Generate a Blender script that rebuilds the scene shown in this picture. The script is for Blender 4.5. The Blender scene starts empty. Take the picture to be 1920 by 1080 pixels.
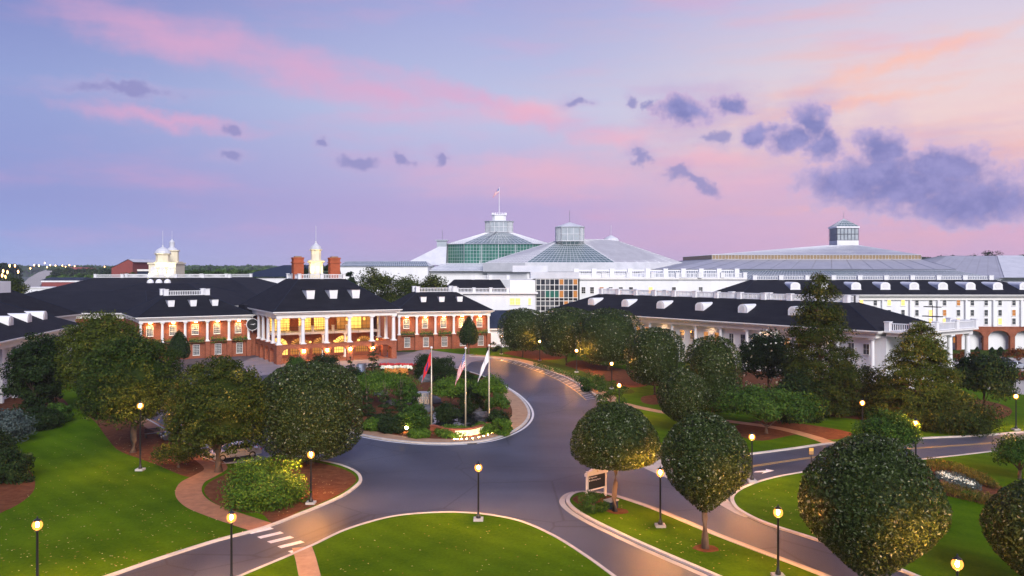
import bpy, math, random
import numpy as np
from mathutils import Vector, Matrix

SC = bpy.context.scene
COL = SC.collection
R = math.radians
FPX, HZ, HC = 1600.0, 505.0, 18.0      # focal length in photo pixels, horizon row, eye height

# ------------------------------------------------------------------ camera
cam_d = bpy.data.cameras.new('camera'); cam = bpy.data.objects.new('camera', cam_d); COL.objects.link(cam)
cam.location = (0, 0, HC); cam.rotation_euler = (R(90), 0, 0)
cam_d.sensor_width = 36.0; cam_d.lens = 36.0 * FPX / 1920.0; cam_d.shift_y = -(540 - HZ) / 1920.0
cam_d.clip_start = 0.5; cam_d.clip_end = 12000
SC.camera = cam
SC.render.resolution_x, SC.render.resolution_y = 1024, 576
SC.view_settings.view_transform = 'Standard'; SC.view_settings.look = 'None'
SC.view_settings.exposure = 1.5; SC.view_settings.gamma = 1.0; SC.view_settings.use_curve_mapping = False
SC.cycles.use_denoising = True
SC.cycles.max_bounces = 5; SC.cycles.diffuse_bounces = 3; SC.cycles.glossy_bounces = 3
SC.cycles.transmission_bounces = 4; SC.cycles.transparent_max_bounces = 6; SC.cycles.volume_bounces = 0
SC.cycles.sample_clamp_indirect = 4.0; SC.cycles.caustics_reflective = False; SC.cycles.caustics_refractive = False

def lin(r, g, b):
    f = lambda c: ((c/255.0) / 12.92) if c/255.0 <= 0.04045 else (((c/255.0) + 0.055) / 1.055) ** 2.4
    return (f(r), f(g), f(b), 1.0)

# ------------------------------------------------------------------ sky at dusk
SKY_GAIN = 0.385
world = bpy.data.worlds.new('World'); SC.world = world; world.use_nodes = True
nt = world.node_tree; nt.nodes.clear()
def N(t, **k):
    n = nt.nodes.new(t)
    for a, v in k.items(): setattr(n, a, v)
    return n
def lk(a, b): nt.links.new(a, b)
def mth(op, a, b=None, c=None, clamp=False):
    n = N('ShaderNodeMath', operation=op, use_clamp=clamp)
    for i, v in enumerate((a, b, c)):
        if v is None: continue
        if isinstance(v, (int, float)): n.inputs[i].default_value = v
        else: lk(v, n.inputs[i])
    return n.outputs[0]
def mixc(f, a, b):
    n = N('ShaderNodeMix', data_type='RGBA')
    for s, v in ((n.inputs[0], f), (n.inputs[6], a), (n.inputs[7], b)):
        if hasattr(v, 'is_linked'): lk(v, s)
        else: s.default_value = v
    return n.outputs[2]
def ramp(f, stops):
    n = N('ShaderNodeValToRGB'); e = n.color_ramp.elements
    while len(e) < len(stops): e.new(0.5)
    for i, (p, c) in enumerate(stops): e[i].position = p; e[i].color = c
    lk(f, n.inputs[0]); return n.outputs[0]
def smooth(v, a, b):
    n = N('ShaderNodeMapRange', interpolation_type='SMOOTHSTEP'); lk(v, n.inputs[0])
    n.inputs[1].default_value = a; n.inputs[2].default_value = b; return n.outputs[0]
tc = N('ShaderNodeTexCoord'); sx = N('ShaderNodeSeparateXYZ'); lk(tc.outputs['Generated'], sx.inputs[0])
DX, DY, DZ = sx.outputs
AZ = mth('ARCTAN2', DX, DY); EL = mth('ARCSINE', DZ)
cv = N('ShaderNodeCombineXYZ'); lk(AZ, cv.inputs[0]); lk(EL, cv.inputs[1]); AE = cv.outputs[0]
def noise(vec, scale, detail=3, rough=0.5, stretch=(1, 1, 1), rot=0, off=(0, 0, 0)):
    m = N('ShaderNodeMapping'); m.inputs['Scale'].default_value = stretch; m.inputs['Rotation'].default_value = (0, 0, rot)
    m.inputs['Location'].default_value = off
    lk(vec, m.inputs[0]); n = N('ShaderNodeTexNoise'); lk(m.outputs[0], n.inputs['Vector'])
    n.inputs['Scale'].default_value = scale; n.inputs['Detail'].default_value = detail; n.inputs['Roughness'].default_value = rough
    return n.outputs['Fac']
elv = mth('DIVIDE', mth('MAXIMUM', EL, 0.0), 0.61, clamp=True)       # 0 at the horizon, 0.5 at 17.5 degrees
ZEN = lin(112, 126, 188)
rl = ramp(elv, [(0, lin(150, 168, 220)), (.12, lin(140, 150, 204)), (.32, lin(142, 156, 206)), (.5, lin(122, 130, 190)), (1, ZEN)])
rc = ramp(elv, [(0, lin(186, 164, 206)), (.12, lin(180, 164, 208)), (.30, lin(186, 192, 222)), (.5, lin(160, 166, 212)), (1, ZEN)])
rr = ramp(elv, [(0, lin(208, 164, 198)), (.10, lin(224, 178, 198)), (.24, lin(236, 204, 200)), (.36, lin(222, 206, 214)), (.5, lin(198, 192, 220)), (1, ZEN)])
cs = mth('COSINE', mth('SUBTRACT', AZ, R(55)))
sky = mixc(smooth(cs, .02, .60), rl, rc)
sky = mixc(smooth(cs, .56, .92), sky, rr)
# thin pink and peach streaks
st1 = noise(AE, 3.0, 4, .55, (1.6, 7.5, 1), R(13))
st2 = noise(AE, 4.0, 4, .6, (1.2, 8.0, 1), R(-14), (3, 1, 0))
hi = mth('MULTIPLY', smooth(EL, .0, .06), mth('SUBTRACT', 1.0, smooth(EL, .30, .6)))
sky = mixc(mth('MULTIPLY', mth('MULTIPLY', smooth(st1, .48, .80), hi), .35), sky, lin(226, 158, 192))
sky = mixc(mth('MULTIPLY', mth('MULTIPLY', mth('MULTIPLY', smooth(st2, .42, .80), hi), smooth(cs, .5, .95)), .5), sky, lin(250, 172, 150))
wz = noise(AE, 22, 6, .62); wz2 = noise(AE, 22, 6, .62, off=(7.3, 2.1, 0)); fine = noise(AE, 42, 6, .6); big = noise(AE, 5, 4, .55, (1, 2.2, 1), R(10)); wisp = noise(AE, 9, 5, .6, (1, 5, 1), R(12))
AZw = mth('ADD', AZ, mth('MULTIPLY', mth('SUBTRACT', wz, .5), .066))
ELw = mth('ADD', EL, mth('MULTIPLY', mth('SUBTRACT', wz2, .5), .040))
def blob(px, py, rx, ry, tilt=0.0):
    a = math.atan((px-960)/FPX); e = math.atan((HZ-py)/FPX*math.cos(a)); ra = rx/FPX*math.cos(a)**2; re = ry/FPX
    da = mth('SUBTRACT', AZw, a); de = mth('ADD', mth('SUBTRACT', ELw, e), mth('MULTIPLY', da, tilt))
    qa = mth('DIVIDE', da, ra); qe = mth('DIVIDE', de, re)
    return mth('SUBTRACT', 1.0, mth('SQRT', mth('ADD', mth('MULTIPLY', qa, qa), mth('MULTIPLY', qe, qe))))
def streak(lst, lo, hi_, amt, colr, src):
    f = None
    for b in lst:
        v = blob(*b); f = v if f is None else mth('MAXIMUM', f, v)
    f = mth('ADD', f, mth('ADD', mth('MULTIPLY', mth('SUBTRACT', big, .5), .8), mth('MULTIPLY', mth('SUBTRACT', wisp, .5), 1.2)))
    return mixc(mth('MULTIPLY', smooth(f, lo, hi_), amt), src, colr)
# broad pink banks of high cloud
sky = streak([(560, 130, 380, 46, .24), (330, 70, 260, 40, .16), (900, 192, 260, 26, .26), (320, 225, 190, 16, .1), (720, 172, 240, 30, .2)],
             -.40, 1.1, .72, lin(218, 164, 198), sky)
sky = streak([(1010, 330, 230, 46, 0), (1180, 262, 90, 22, 0), (1000, 205, 90, 26, 0), (1420, 345, 190, 36, 0), (1330, 300, 150, 22, 0)],
             -.5, 1.1, .55, lin(238, 176, 192), sky)
sky = streak([(1860, 285, 240, 22, -.16), (1700, 110, 280, 16, -.22), (1600, 195, 220, 12, -.12), (1890, 318, 160, 20, -.12)],
             -.3, 1.2, .62, lin(250, 186, 164), sky)
clouds = [(1700, 350, 270, 66), (1650, 282, 58, 46), (1830, 378, 240, 56), (1590, 345, 130, 48), (1760, 316, 140, 50), (1640, 330, 140, 54),
          (1515, 236, 52, 52), (1480, 262, 64, 42), (1420, 252, 38, 29), (1545, 270, 58, 40), (1280, 210, 64, 38), (1368, 196, 48, 26),
          (1195, 187, 16, 10), (1227, 192, 16, 10), (1300, 338, 60, 15, .5), (1265, 318, 34, 15), (1200, 293, 22, 18), (672, 304, 42, 15), (826, 300, 20, 15),
          (752, 298, 26, 13, .4), (435, 242, 24, 10), (1335, 262, 26, 16), (1083, 188, 24, 9), (430, 292, 32, 10), (605, 269, 20, 8), (235, 171, 110, 12)]
def field(lst):
    f = None
    for b in lst:
        v = blob(*b); f = v if f is None else mth('MAXIMUM', f, v)
    return f
rag = noise(AE, 75, 7, .68); nz = mth('ADD', mth('MULTIPLY', mth('SUBTRACT', fine, .5), 1.0), mth('MULTIPLY', mth('SUBTRACT', rag, .5), .55))
big_f = field(clouds[:12]); small_f = field(clouds[12:])
veil = mth('ADD', mth('MAXIMUM', big_f, small_f), mth('MULTIPLY', mth('SUBTRACT', wisp, .5), 2.4))
sky = mixc(mth('MULTIPLY', smooth(veil, -1.1, .6), .48), sky, lin(184, 166, 206))
sf_ = mth('ADD', small_f, mth('MULTIPLY', nz, 1.25))
sky = mixc(mth('MULTIPLY', smooth(sf_, -.05, .6), .75), sky, lin(136, 136, 188))
bf_ = mth('ADD', big_f, nz)
lit = mth('SUBTRACT', EL, mth('MULTIPLY', wz, .05))
ccol = mixc(smooth(bf_, .12, .75), lin(200, 176, 208), mixc(smooth(fine, .35, .7), lin(118, 122, 180), lin(146, 144, 198)))
sky = mixc(mth('MULTIPLY', smooth(bf_, .04, .32), .93), sky, ccol)
bg = N('ShaderNodeBackground'); lk(sky, bg.inputs[0]); bg.inputs[1].default_value = SKY_GAIN
world.cycles.sampling_method = 'MANUAL'; world.cycles.sample_map_resolution = 256
wo = N('ShaderNodeOutputWorld'); lk(bg.outputs[0], wo.inputs[0])

# ------------------------------------------------------------------ last soft daylight
sd = bpy.data.lights.new('sun', 'SUN'); sun = bpy.data.objects.new('sun', sd); COL.objects.link(sun)
sd.energy = 1.5; sd.angle = R(32); sd.color = (1.0, .96, .93)
sun.rotation_euler = (R(60), 0, R(13))      # from behind the camera, a little to the left

# ------------------------------------------------------------------ helpers
def G(px, py, z=0.0):
    d = FPX * (HC - z) / (py - HZ); return ((px - 960) / FPX * d, d)
def X_(px, d): return (px - 960) / FPX * d
def Z_(py, d): return HC - (py - HZ) * d / FPX
rng = np.random.default_rng(7)
random.seed(5)

class MB:
    def __init__(s): s.v = []; s.f = []
    def add(s, vs, fs):
        o = len(s.v); s.v += [tuple(p) for p in vs]; s.f += [tuple(i + o for i in f) for f in fs]; return s
    def box(s, x0, x1, y0, y1, z0, z1):
        return s.add([(x0,y0,z0),(x1,y0,z0),(x1,y1,z0),(x0,y1,z0),(x0,y0,z1),(x1,y0,z1),(x1,y1,z1),(x0,y1,z1)],
                     [(3,2,1,0),(4,5,6,7),(0,1,5,4),(1,2,6,5),(2,3,7,6),(3,0,4,7)])
    def prism(s, pts, z0, z1, taper=None):
        n = len(pts); t = taper or pts
        return s.add([(p[0],p[1],z0) for p in pts] + [(p[0],p[1],z1) for p in t],
                     [tuple(range(n-1,-1,-1)), tuple(range(n,2*n))] + [(i,(i+1)%n,(i+1)%n+n,i+n) for i in range(n)])
    def hip(s, x0, x1, y0, y1, z0, a0, a1, b0, b1, z1):
        return s.add([(x0,y0,z0),(x1,y0,z0),(x1,y1,z0),(x0,y1,z0),(a0,b0,z1),(a1,b0,z1),(a1,b1,z1),(a0,b1,z1)],
                     [(3,2,1,0),(4,5,6,7),(0,1,5,4),(1,2,6,5),(2,3,7,6),(3,0,4,7)])
    def lathe(s, prof, n=16, c=(0,0,0), rot=0.0):
        vs = []; fs = []
        for r, z in prof:
            for i in range(n):
                a = 2*math.pi*i/n + rot; vs.append((c[0]+r*math.cos(a), c[1]+r*math.sin(a), c[2]+z))
        for k in range(len(prof)-1):
            for i in range(n):
                j = (i+1) % n; fs.append((k*n+i, k*n+j, (k+1)*n+j, (k+1)*n+i))
        fs.append(tuple(range(n-1,-1,-1))); m = (len(prof)-1)*n; fs.append(tuple(range(m, m+n)))
        return s.add(vs, fs)
    def tube(s, path, rad, n=6):
        path = [Vector(p) for p in path]
        if not hasattr(rad, '__len__'): rad = [rad]*len(path)
        vs = []; fs = []
        for k, p in enumerate(path):
            d = (path[min(k+1,len(path)-1)] - path[max(k-1,0)]).normalized()
            a = d.cross(Vector((0,0,1))); a = a.normalized() if a.length > 1e-3 else Vector((1,0,0)); b = d.cross(a).normalized()
            for i in range(n):
                t = 2*math.pi*i/n; vs.append(p + (a*math.cos(t) + b*math.sin(t))*rad[k])
        for k in range(len(path)-1):
            for i in range(n):
                j = (i+1) % n; fs.append((k*n+i, k*n+j, (k+1)*n+j, (k+1)*n+i))
        fs.append(tuple(range(n-1,-1,-1))); m = (len(path)-1)*n; fs.append(tuple(range(m, m+n)))
        return s.add(vs, fs)
    def bar(s, a, b, w, h=None):
        return s.tube([a, b], [w*.7, w*.7], 4)
    def gridbars(s, a, b, c, d, nu, nv, w):      # bars over a quad a-b (bottom) d-c (top)
        a, b, c, d = map(Vector, (a, b, c, d))
        for i in range(nu+1):
            t = i/nu; s.bar(a.lerp(b, t), d.lerp(c, t), w)
        for j in range(nv+1):
            t = j/nv; s.bar(a.lerp(d, t), b.lerp(c, t), w)
        return s
    def build(s, name, mat, parent=None, smooth=False, **props):
        me = bpy.data.meshes.new(name); me.from_pydata(s.v, [], s.f); me.validate(); me.update()
        if smooth:
            for p in me.polygons: p.use_smooth = True
        return link(name, me, mat, parent, **props)

def link(name, me, mat=None, parent=None, **props):
    if mat is not None and not me.materials: me.materials.append(MAT[mat])
    o = bpy.data.objects.new(name, me); COL.objects.link(o)
    if parent: o.parent = parent
    for k, v in props.items(): o[k] = v
    return o
def thing(name, label, cat, loc=(0,0,0), rz=0.0, group=None):
    o = bpy.data.objects.new(name, None); COL.objects.link(o); o.empty_display_size = .5
    o.location = loc; o.rotation_euler = (0, 0, rz); o['label'] = label; o['category'] = cat
    if group: o['group'] = group
    return o
def tag(o, label, cat, group=None):
    o['label'] = label; o['category'] = cat
    if group: o['group'] = group
    return o
def clone(o, parent=None):
    c = o.copy(); COL.objects.link(c); c.parent = parent
    for ch in o.children: clone(ch, c)
    return c
def spl(pts, n=8, closed=False):
    P = [np.array(p, float) for p in pts]; out = []; m = len(P)
    for i in range(m if closed else m-1):
        p0 = P[(i-1) % m] if closed or i > 0 else P[i]; p1 = P[i]; p2 = P[(i+1) % m]
        p3 = P[(i+2) % m] if closed or i+2 < m else p2
        for k in range(n):
            t = k/n; out.append(tuple(.5*((2*p1)+(-p0+p2)*t+(2*p0-5*p1+4*p2-p3)*t*t+(-p0+3*p1-3*p2+p3)*t**3)))
    if not closed: out.append(tuple(P[-1]))
    return out
def gp(lst): return [G(*p) for p in lst]
def offs(path, d):
    P = np.array(path, float); T = np.gradient(P, axis=0); T /= np.linalg.norm(T, axis=1)[:, None] + 1e-9
    return P + np.stack([-T[:, 1], T[:, 0]], 1)*d
def strip(mb, path, d0, d1, z):
    A = offs(path, d0); B = offs(path, d1); n = len(A)
    mb.add([(*p, z) for p in A] + [(*p, z) for p in B], [(i, i+1, n+i+1, n+i) if d1 > d0 else (i, n+i, n+i+1, i+1) for i in range(n-1)])
    for k in range(len(mb.f)-(n-1), len(mb.f)):
        f = mb.f[k]; v = [Vector(mb.v[i]) for i in f]
        if (v[1]-v[0]).cross(v[2]-v[0]).z < 0: mb.f[k] = tuple(reversed(f))
    return mb
def sheet(name, pts, z, mat, parent=None, **props):
    a = sum(pts[i][0]*pts[(i+1) % len(pts)][1] - pts[(i+1) % len(pts)][0]*pts[i][1] for i in range(len(pts)))
    if a < 0: pts = pts[::-1]
    mb = MB(); mb.add([(p[0], p[1], z) for p in pts], [tuple(range(len(pts)))])
    return mb.build(name, mat, parent, **props)
def kerb(path, d0=-.15, d1=.15, z1=.14, name='kerb', mat='kerb'):
    A = offs(path, d0); B = offs(path, d1); n = len(A); mb = MB()
    vs = [(*p, -.02) for p in A] + [(*p, z1) for p in A] + [(*p, z1) for p in B] + [(*p, -.02) for p in B]
    fs = []
    for i in range(n-1):
        for r in range(3): fs.append((r*n+i, (r+1)*n+i, (r+1)*n+i+1, r*n+i+1))
    fs += [(0, n, 2*n, 3*n), (n-1, 4*n-1, 3*n-1, 2*n-1)]
    return mb.add(vs, fs).build(name, mat, kind='structure')

# ------------------------------------------------------------------ materials
MAT = {}
def material(name, base, rough=.7, var=None, vscale=1.0, bump=0.0, bscale=20.0, metal=0.0, emis=None, estr=0.0, stretch=(1,1,1), spec=.5, detail=4, coat=0):
    m = bpy.data.materials.new(name); m.use_nodes = True; t = m.node_tree; p = t.nodes['Principled BSDF']
    p.inputs['Roughness'].default_value = rough; p.inputs['Metallic'].default_value = metal
    p.inputs['Specular IOR Level'].default_value = spec; p.inputs['Coat Weight'].default_value = coat
    p.inputs['Base Color'].default_value = (*base, 1)
    if var or bump:
        c = t.nodes.new('ShaderNodeTexCoord'); mp = t.nodes.new('ShaderNodeMapping'); mp.inputs['Scale'].default_value = stretch
        t.links.new(c.outputs['Object'], mp.inputs[0])
    if var:
        n = t.nodes.new('ShaderNodeTexNoise'); n.inputs['Scale'].default_value = vscale; n.inputs['Detail'].default_value = detail
        n.inputs['Roughness'].default_value = .62
        t.links.new(mp.outputs[0], n.inputs['Vector'])
        r = t.nodes.new('ShaderNodeValToRGB'); r.color_ramp.elements[0].position = .32; r.color_ramp.elements[1].position = .68
        r.color_ramp.elements[0].color = (*base, 1); r.color_ramp.elements[1].color = (*var, 1)
        t.links.new(n.outputs['Fac'], r.inputs[0]); t.links.new(r.outputs[0], p.inputs['Base Color'])
    if bump:
        n2 = t.nodes.new('ShaderNodeTexNoise'); n2.inputs['Scale'].default_value = bscale; n2.inputs['Detail'].default_value = 5
        t.links.new(mp.outputs[0], n2.inputs['Vector']); b = t.nodes.new('ShaderNodeBump'); b.inputs['Strength'].default_value = bump
        b.inputs['Distance'].default_value = .08
        t.links.new(n2.outputs['Fac'], b.inputs['Height']); t.links.new(b.outputs[0], p.inputs['Normal'])
    if emis:
        p.inputs['Emission Color'].default_value = (*emis, 1); p.inputs['Emission Strength'].default_value = estr
    MAT[name] = m; return m
def nodes(m): return m.node_tree, m.node_tree.nodes['Principled BSDF']

material('white', (.80,.80,.80), .55, (.70,.70,.71), .35, stretch=(1,1,.3))
material('cream', (.80,.72,.52), .6, (.74,.66,.47), .6)
material('trim', (.80,.78,.74), .5, (.72,.70,.66), .8)
material('roof', (.0065,.007,.011), .85, (.014,.015,.021), .55, .5, 7, detail=10, spec=.16, stretch=(.5,.5,3))
material('slate', (.014,.022,.045), .8, (.022,.032,.062), .8, .3, 8, spec=.2)
material('metal_roof', (.42,.42,.46), .45, (.34,.34,.38), .25, metal=.2)
material('white_roof', (.62,.62,.65), .5, (.50,.51,.54), .3)
material('ribbed_roof', (.44,.43,.45), .5, (.36,.35,.37), .3)
material('glass_roof', (.15,.20,.21), .25, (.09,.14,.145), .35)
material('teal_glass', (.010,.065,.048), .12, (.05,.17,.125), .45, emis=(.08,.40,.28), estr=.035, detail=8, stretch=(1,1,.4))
material('dark_glass', (.012,.014,.016), .08, (.03,.03,.032), .8)
material('dim_glass', (.05,.06,.07), .1, (.10,.10,.10), 1.4)
material('lit_glass', (.5,.35,.12), .3, emis=(1.0,.52,.10), estr=.62)
material('amber_glass', (.07,.035,.012), .3, emis=(1.0,.36,.06), estr=.20)
material('lantern_glass', (.42,.46,.48), .15, (.30,.34,.36), .5)
material('asphalt', (.036,.042,.063), .55, (.064,.073,.102), .09, .25, 30, detail=9, stretch=(1,.6,1))
material('forecourt', (.20,.17,.19), .7, (.27,.23,.25), .2, .2, 20, spec=.2)
material('concrete', (.46,.42,.38), .8, (.36,.33,.30), .5, .2, 14, spec=.1)
material('kerb', (.56,.53,.49), .8, (.42,.39,.36), .9, .2, 14, spec=.1)
material('paver', (.36,.175,.10), .85, (.26,.125,.075), 1.6, .3, 12, spec=.05)
material('tan_paver', (.42,.27,.17), .85, (.31,.195,.125), 1.2, .3, 12, spec=.05)
material('red_paver', (.30,.10,.06), .7, (.22,.07,.045), 1.2, .3, 12)
material('mulch', (.090,.034,.018), .95, (.150,.062,.032), 1.5, .8, 9, detail=8, spec=.02)
material('paint_white', (.72,.72,.72), .6, (.55,.55,.55), 2.0)
material('paint_yellow', (.62,.40,.08), .6, (.5,.33,.08), 2.0)
material('black_metal', (.012,.012,.013), .4)
material('grey_metal', (.30,.31,.33), .4, metal=.6)
material('pole', (.62,.56,.42), .35, metal=.4)
material('bark', (.085,.055,.038), .95, (.14,.10,.072), 4, .6, 16, stretch=(1,1,.3))
material('rock', (.13,.13,.145), .9, (.05,.05,.06), .9, .8, 3)
material('car_white', (.72,.72,.72), .25, coat=.6)
material('car_silver', (.42,.45,.50), .25, metal=.4, coat=.6)
material('car_dark', (.03,.04,.06), .25, coat=.6)
material('tyre', (.012,.012,.012), .9)
m = material('lamp_globe', (.9,.7,.4), .4); t_ = m.node_tree; t_.nodes.remove(t_.nodes['Principled BSDF'])
e_ = t_.nodes.new('ShaderNodeEmission'); e_.inputs[0].default_value = (1.0,.30,.055,1); e_.inputs[1].default_value = 1.3
tr_ = t_.nodes.new('ShaderNodeBsdfTransparent'); tr_.inputs[0].default_value = (1,.9,.7,1); mx_ = t_.nodes.new('ShaderNodeMixShader'); mx_.inputs[0].default_value = .55
t_.links.new(tr_.outputs[0], mx_.inputs[1]); t_.links.new(e_.outputs[0], mx_.inputs[2]); t_.links.new(mx_.outputs[0], t_.nodes['Material Output'].inputs[0])
material('lamp_bulb', (.9,.8,.6), .4, emis=(1.0,.44,.11), estr=5200)
material('bulb', (.9,.8,.6), .4, emis=(1.0,.58,.18), estr=45)
material('far_lamp', (.9,.8,.6), .4, emis=(1.0,.45,.12), estr=5)
material('flag_red', (.55,.02,.03), .8)
material('flag_white', (.80,.80,.80), .8)
material('flag_blue', (.03,.05,.25), .8)
material('sign_black', (.010,.014,.014), .4)
material('gold', (.55,.38,.08), .4)
material('petal_white', (.80,.80,.62), .8)
material('petal_red', (.50,.03,.03), .8)
material('petal_orange', (.62,.22,.03), .8)
material('hill', (.030,.050,.034), .95, (.055,.080,.05), .02, detail=8)
material('far_brick', (.26,.06,.05), .9, (.20,.05,.045), .3)
material('copper', (.22,.14,.07), .5, (.32,.22,.11), 1.0)

m = MAT['asphalt']; t_, p_ = nodes(m); c_ = t_.nodes.new('ShaderNodeTexCoord')
old = p_.inputs['Base Color'].links[0].from_socket
def _n(tp, **k):
    n = t_.nodes.new(tp)
    for a, v in k.items(): n.inputs[a].default_value = v
    t_.links.new(c_.outputs['Object'], n.inputs['Vector']); return n
sw_ = _n('ShaderNodeTexNoise', **{'Scale': .035, 'Detail': 3, 'Distortion': 1.6}); vr = _n('ShaderNodeTexVoronoi', **{'Scale': .11}); vr.feature = 'DISTANCE_TO_EDGE'; fn = _n('ShaderNodeTexNoise', **{'Scale': 9, 'Detail': 6, 'Roughness': .8})
r1 = t_.nodes.new('ShaderNodeValToRGB'); r1.color_ramp.elements[0].position = .38; r1.color_ramp.elements[1].position = .62; r1.color_ramp.elements[0].color = (.62,.60,.62,1); r1.color_ramp.elements[1].color = (1.2,1.2,1.22,1); t_.links.new(sw_.outputs['Fac'], r1.inputs[0])
r2 = t_.nodes.new('ShaderNodeValToRGB'); r2.color_ramp.elements[0].position = .004; r2.color_ramp.elements[1].position = .012; r2.color_ramp.elements[0].color = (.55,.55,.55,1); r2.color_ramp.elements[1].color = (1,1,1,1); t_.links.new(vr.outputs['Distance'], r2.inputs[0])
r3 = t_.nodes.new('ShaderNodeValToRGB'); r3.color_ramp.elements[0].position = .3; r3.color_ramp.elements[1].position = .7; r3.color_ramp.elements[0].color = (.75,.75,.75,1); r3.color_ramp.elements[1].color = (1.2,1.2,1.2,1); t_.links.new(fn.outputs['Fac'], r3.inputs[0])
for r_ in (r1, r2, r3):
    mx_ = t_.nodes.new('ShaderNodeMix'); mx_.data_type = 'RGBA'; mx_.blend_type = 'MULTIPLY'; mx_.inputs[0].default_value = 1
    t_.links.new(old, mx_.inputs[6]); t_.links.new(r_.outputs[0], mx_.inputs[7]); old = mx_.outputs[2]
t_.links.new(old, p_.inputs['Base Color'])

def brick_mat(name, c1, c2, mortar):
    m = material(name, c1, .9, spec=.08); t, p = nodes(m)
    c = t.nodes.new('ShaderNodeTexCoord'); sp = t.nodes.new('ShaderNodeSeparateXYZ'); t.links.new(c.outputs['Object'], sp.inputs[0])
    ad = t.nodes.new('ShaderNodeMath'); ad.operation = 'ADD'; t.links.new(sp.outputs[0], ad.inputs[0]); t.links.new(sp.outputs[1], ad.inputs[1])
    cb = t.nodes.new('ShaderNodeCombineXYZ'); t.links.new(ad.outputs[0], cb.inputs[0]); t.links.new(sp.outputs[2], cb.inputs[1])
    b = t.nodes.new('ShaderNodeTexBrick'); t.links.new(cb.outputs[0], b.inputs['Vector']); b.inputs['Scale'].default_value = 2.2
    b.inputs['Color1'].default_value = (*c1, 1); b.inputs['Color2'].default_value = (*c2, 1); b.inputs['Mortar'].default_value = (*mortar, 1)
    b.inputs['Mortar Size'].default_value = .02
    n = t.nodes.new('ShaderNodeTexNoise'); n.inputs['Scale'].default_value = .8; t.links.new(c.outputs['Object'], n.inputs['Vector'])
    mx = t.nodes.new('ShaderNodeMix'); mx.data_type = 'RGBA'; mx.blend_type = 'MULTIPLY'; mx.inputs[0].default_value = .5
    t.links.new(b.outputs[0], mx.inputs[6]); t.links.new(n.outputs['Fac'], mx.inputs[7]); t.links.new(mx.outputs[2], p.inputs['Base Color'])
brick_mat('brick', (.42,.110,.050), (.29,.070,.034), (.38,.24,.17))
brick_mat('lit_chimney_brick', (.60,.13,.05), (.48,.10,.04), (.44,.20,.12))  # brighter copy of the brick, light on the chimneys put into its colour

def lawn_mat(name, a, b, c_):
    m = material(name, a, .95, spec=.02); t, p = nodes(m); c = t.nodes.new('ShaderNodeTexCoord')
    n1 = t.nodes.new('ShaderNodeTexNoise'); n1.inputs['Scale'].default_value = .14; n1.inputs['Detail'].default_value = 6
    n2 = t.nodes.new('ShaderNodeTexNoise'); n2.inputs['Scale'].default_value = 5; n2.inputs['Detail'].default_value = 6; n2.inputs['Roughness'].default_value = .75
    w = t.nodes.new('ShaderNodeTexWave'); w.inputs['Scale'].default_value = .22; w.inputs['Distortion'].default_value = 2.2; w.inputs['Detail'].default_value = 2; w.bands_direction = 'DIAGONAL'
    for n in (n1, n2, w): t.links.new(c.outputs['Object'], n.inputs['Vector'])
    r = t.nodes.new('ShaderNodeValToRGB'); e = r.color_ramp.elements; e[0].position = .3; e[1].position = .7; e[0].color = (*a, 1); e[1].color = (*b, 1)
    s1 = t.nodes.new('ShaderNodeMath'); s1.operation = 'MULTIPLY_ADD'; s1.inputs[1].default_value = .05; t.links.new(w.outputs['Fac'], s1.inputs[0]); 
    s0 = t.nodes.new('ShaderNodeMath'); s0.operation = 'MULTIPLY_ADD'; s0.inputs[1].default_value = .45; t.links.new(n2.outputs['Fac'], s0.inputs[0])
    s00 = t.nodes.new('ShaderNodeMath'); s00.operation = 'MULTIPLY'; s00.inputs[1].default_value = .57; t.links.new(n1.outputs['Fac'], s00.inputs[0])
    t.links.new(s00.outputs[0], s0.inputs[2]); t.links.new(s0.outputs[0], s1.inputs[2]); t.links.new(s1.outputs[0], r.inputs[0])
    t.links.new(r.outputs[0], p.inputs['Base Color'])
    bp = t.nodes.new('ShaderNodeBump'); bp.inputs['Strength'].default_value = .6; bp.inputs['Distance'].default_value = .06
    n3 = t.nodes.new('ShaderNodeTexNoise'); n3.inputs['Scale'].default_value = 14; t.links.new(c.outputs['Object'], n3.inputs['Vector'])
    t.links.new(n3.outputs['Fac'], bp.inputs['Height']); t.links.new(bp.outputs[0], p.inputs['Normal'])
lawn_mat('lawn', (.015,.054,.001), (.080,.150,.003), None)
lawn_mat('rough_grass', (.024,.050,.006), (.050,.075,.010), None)

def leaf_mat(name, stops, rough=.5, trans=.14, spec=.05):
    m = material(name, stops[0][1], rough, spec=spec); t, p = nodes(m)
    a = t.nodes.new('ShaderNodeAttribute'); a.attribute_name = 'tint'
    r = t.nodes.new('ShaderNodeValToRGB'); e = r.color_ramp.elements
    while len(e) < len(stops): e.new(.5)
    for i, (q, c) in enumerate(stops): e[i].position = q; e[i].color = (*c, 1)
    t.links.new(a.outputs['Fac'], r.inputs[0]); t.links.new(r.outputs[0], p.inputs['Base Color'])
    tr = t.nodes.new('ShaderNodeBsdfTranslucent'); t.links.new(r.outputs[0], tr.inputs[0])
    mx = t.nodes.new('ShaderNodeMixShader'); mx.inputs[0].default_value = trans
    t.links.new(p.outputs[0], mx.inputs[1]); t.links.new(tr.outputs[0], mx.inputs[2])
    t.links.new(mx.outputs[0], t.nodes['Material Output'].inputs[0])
leaf_mat('magnolia', [(0,(.014,.026,.006)), (.45,(.036,.056,.012)), (.75,(.070,.098,.034)), (.88,(.15,.17,.095)), (1,(.30,.32,.24))], .5, spec=.08)  # pale stops: tan undersides, plus leaf glints put into the colour
leaf_mat('olive', [(0,(.018,.034,.006)), (.6,(.068,.086,.013)), (1,(.21,.18,.035))], .5, spec=.05)
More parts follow.
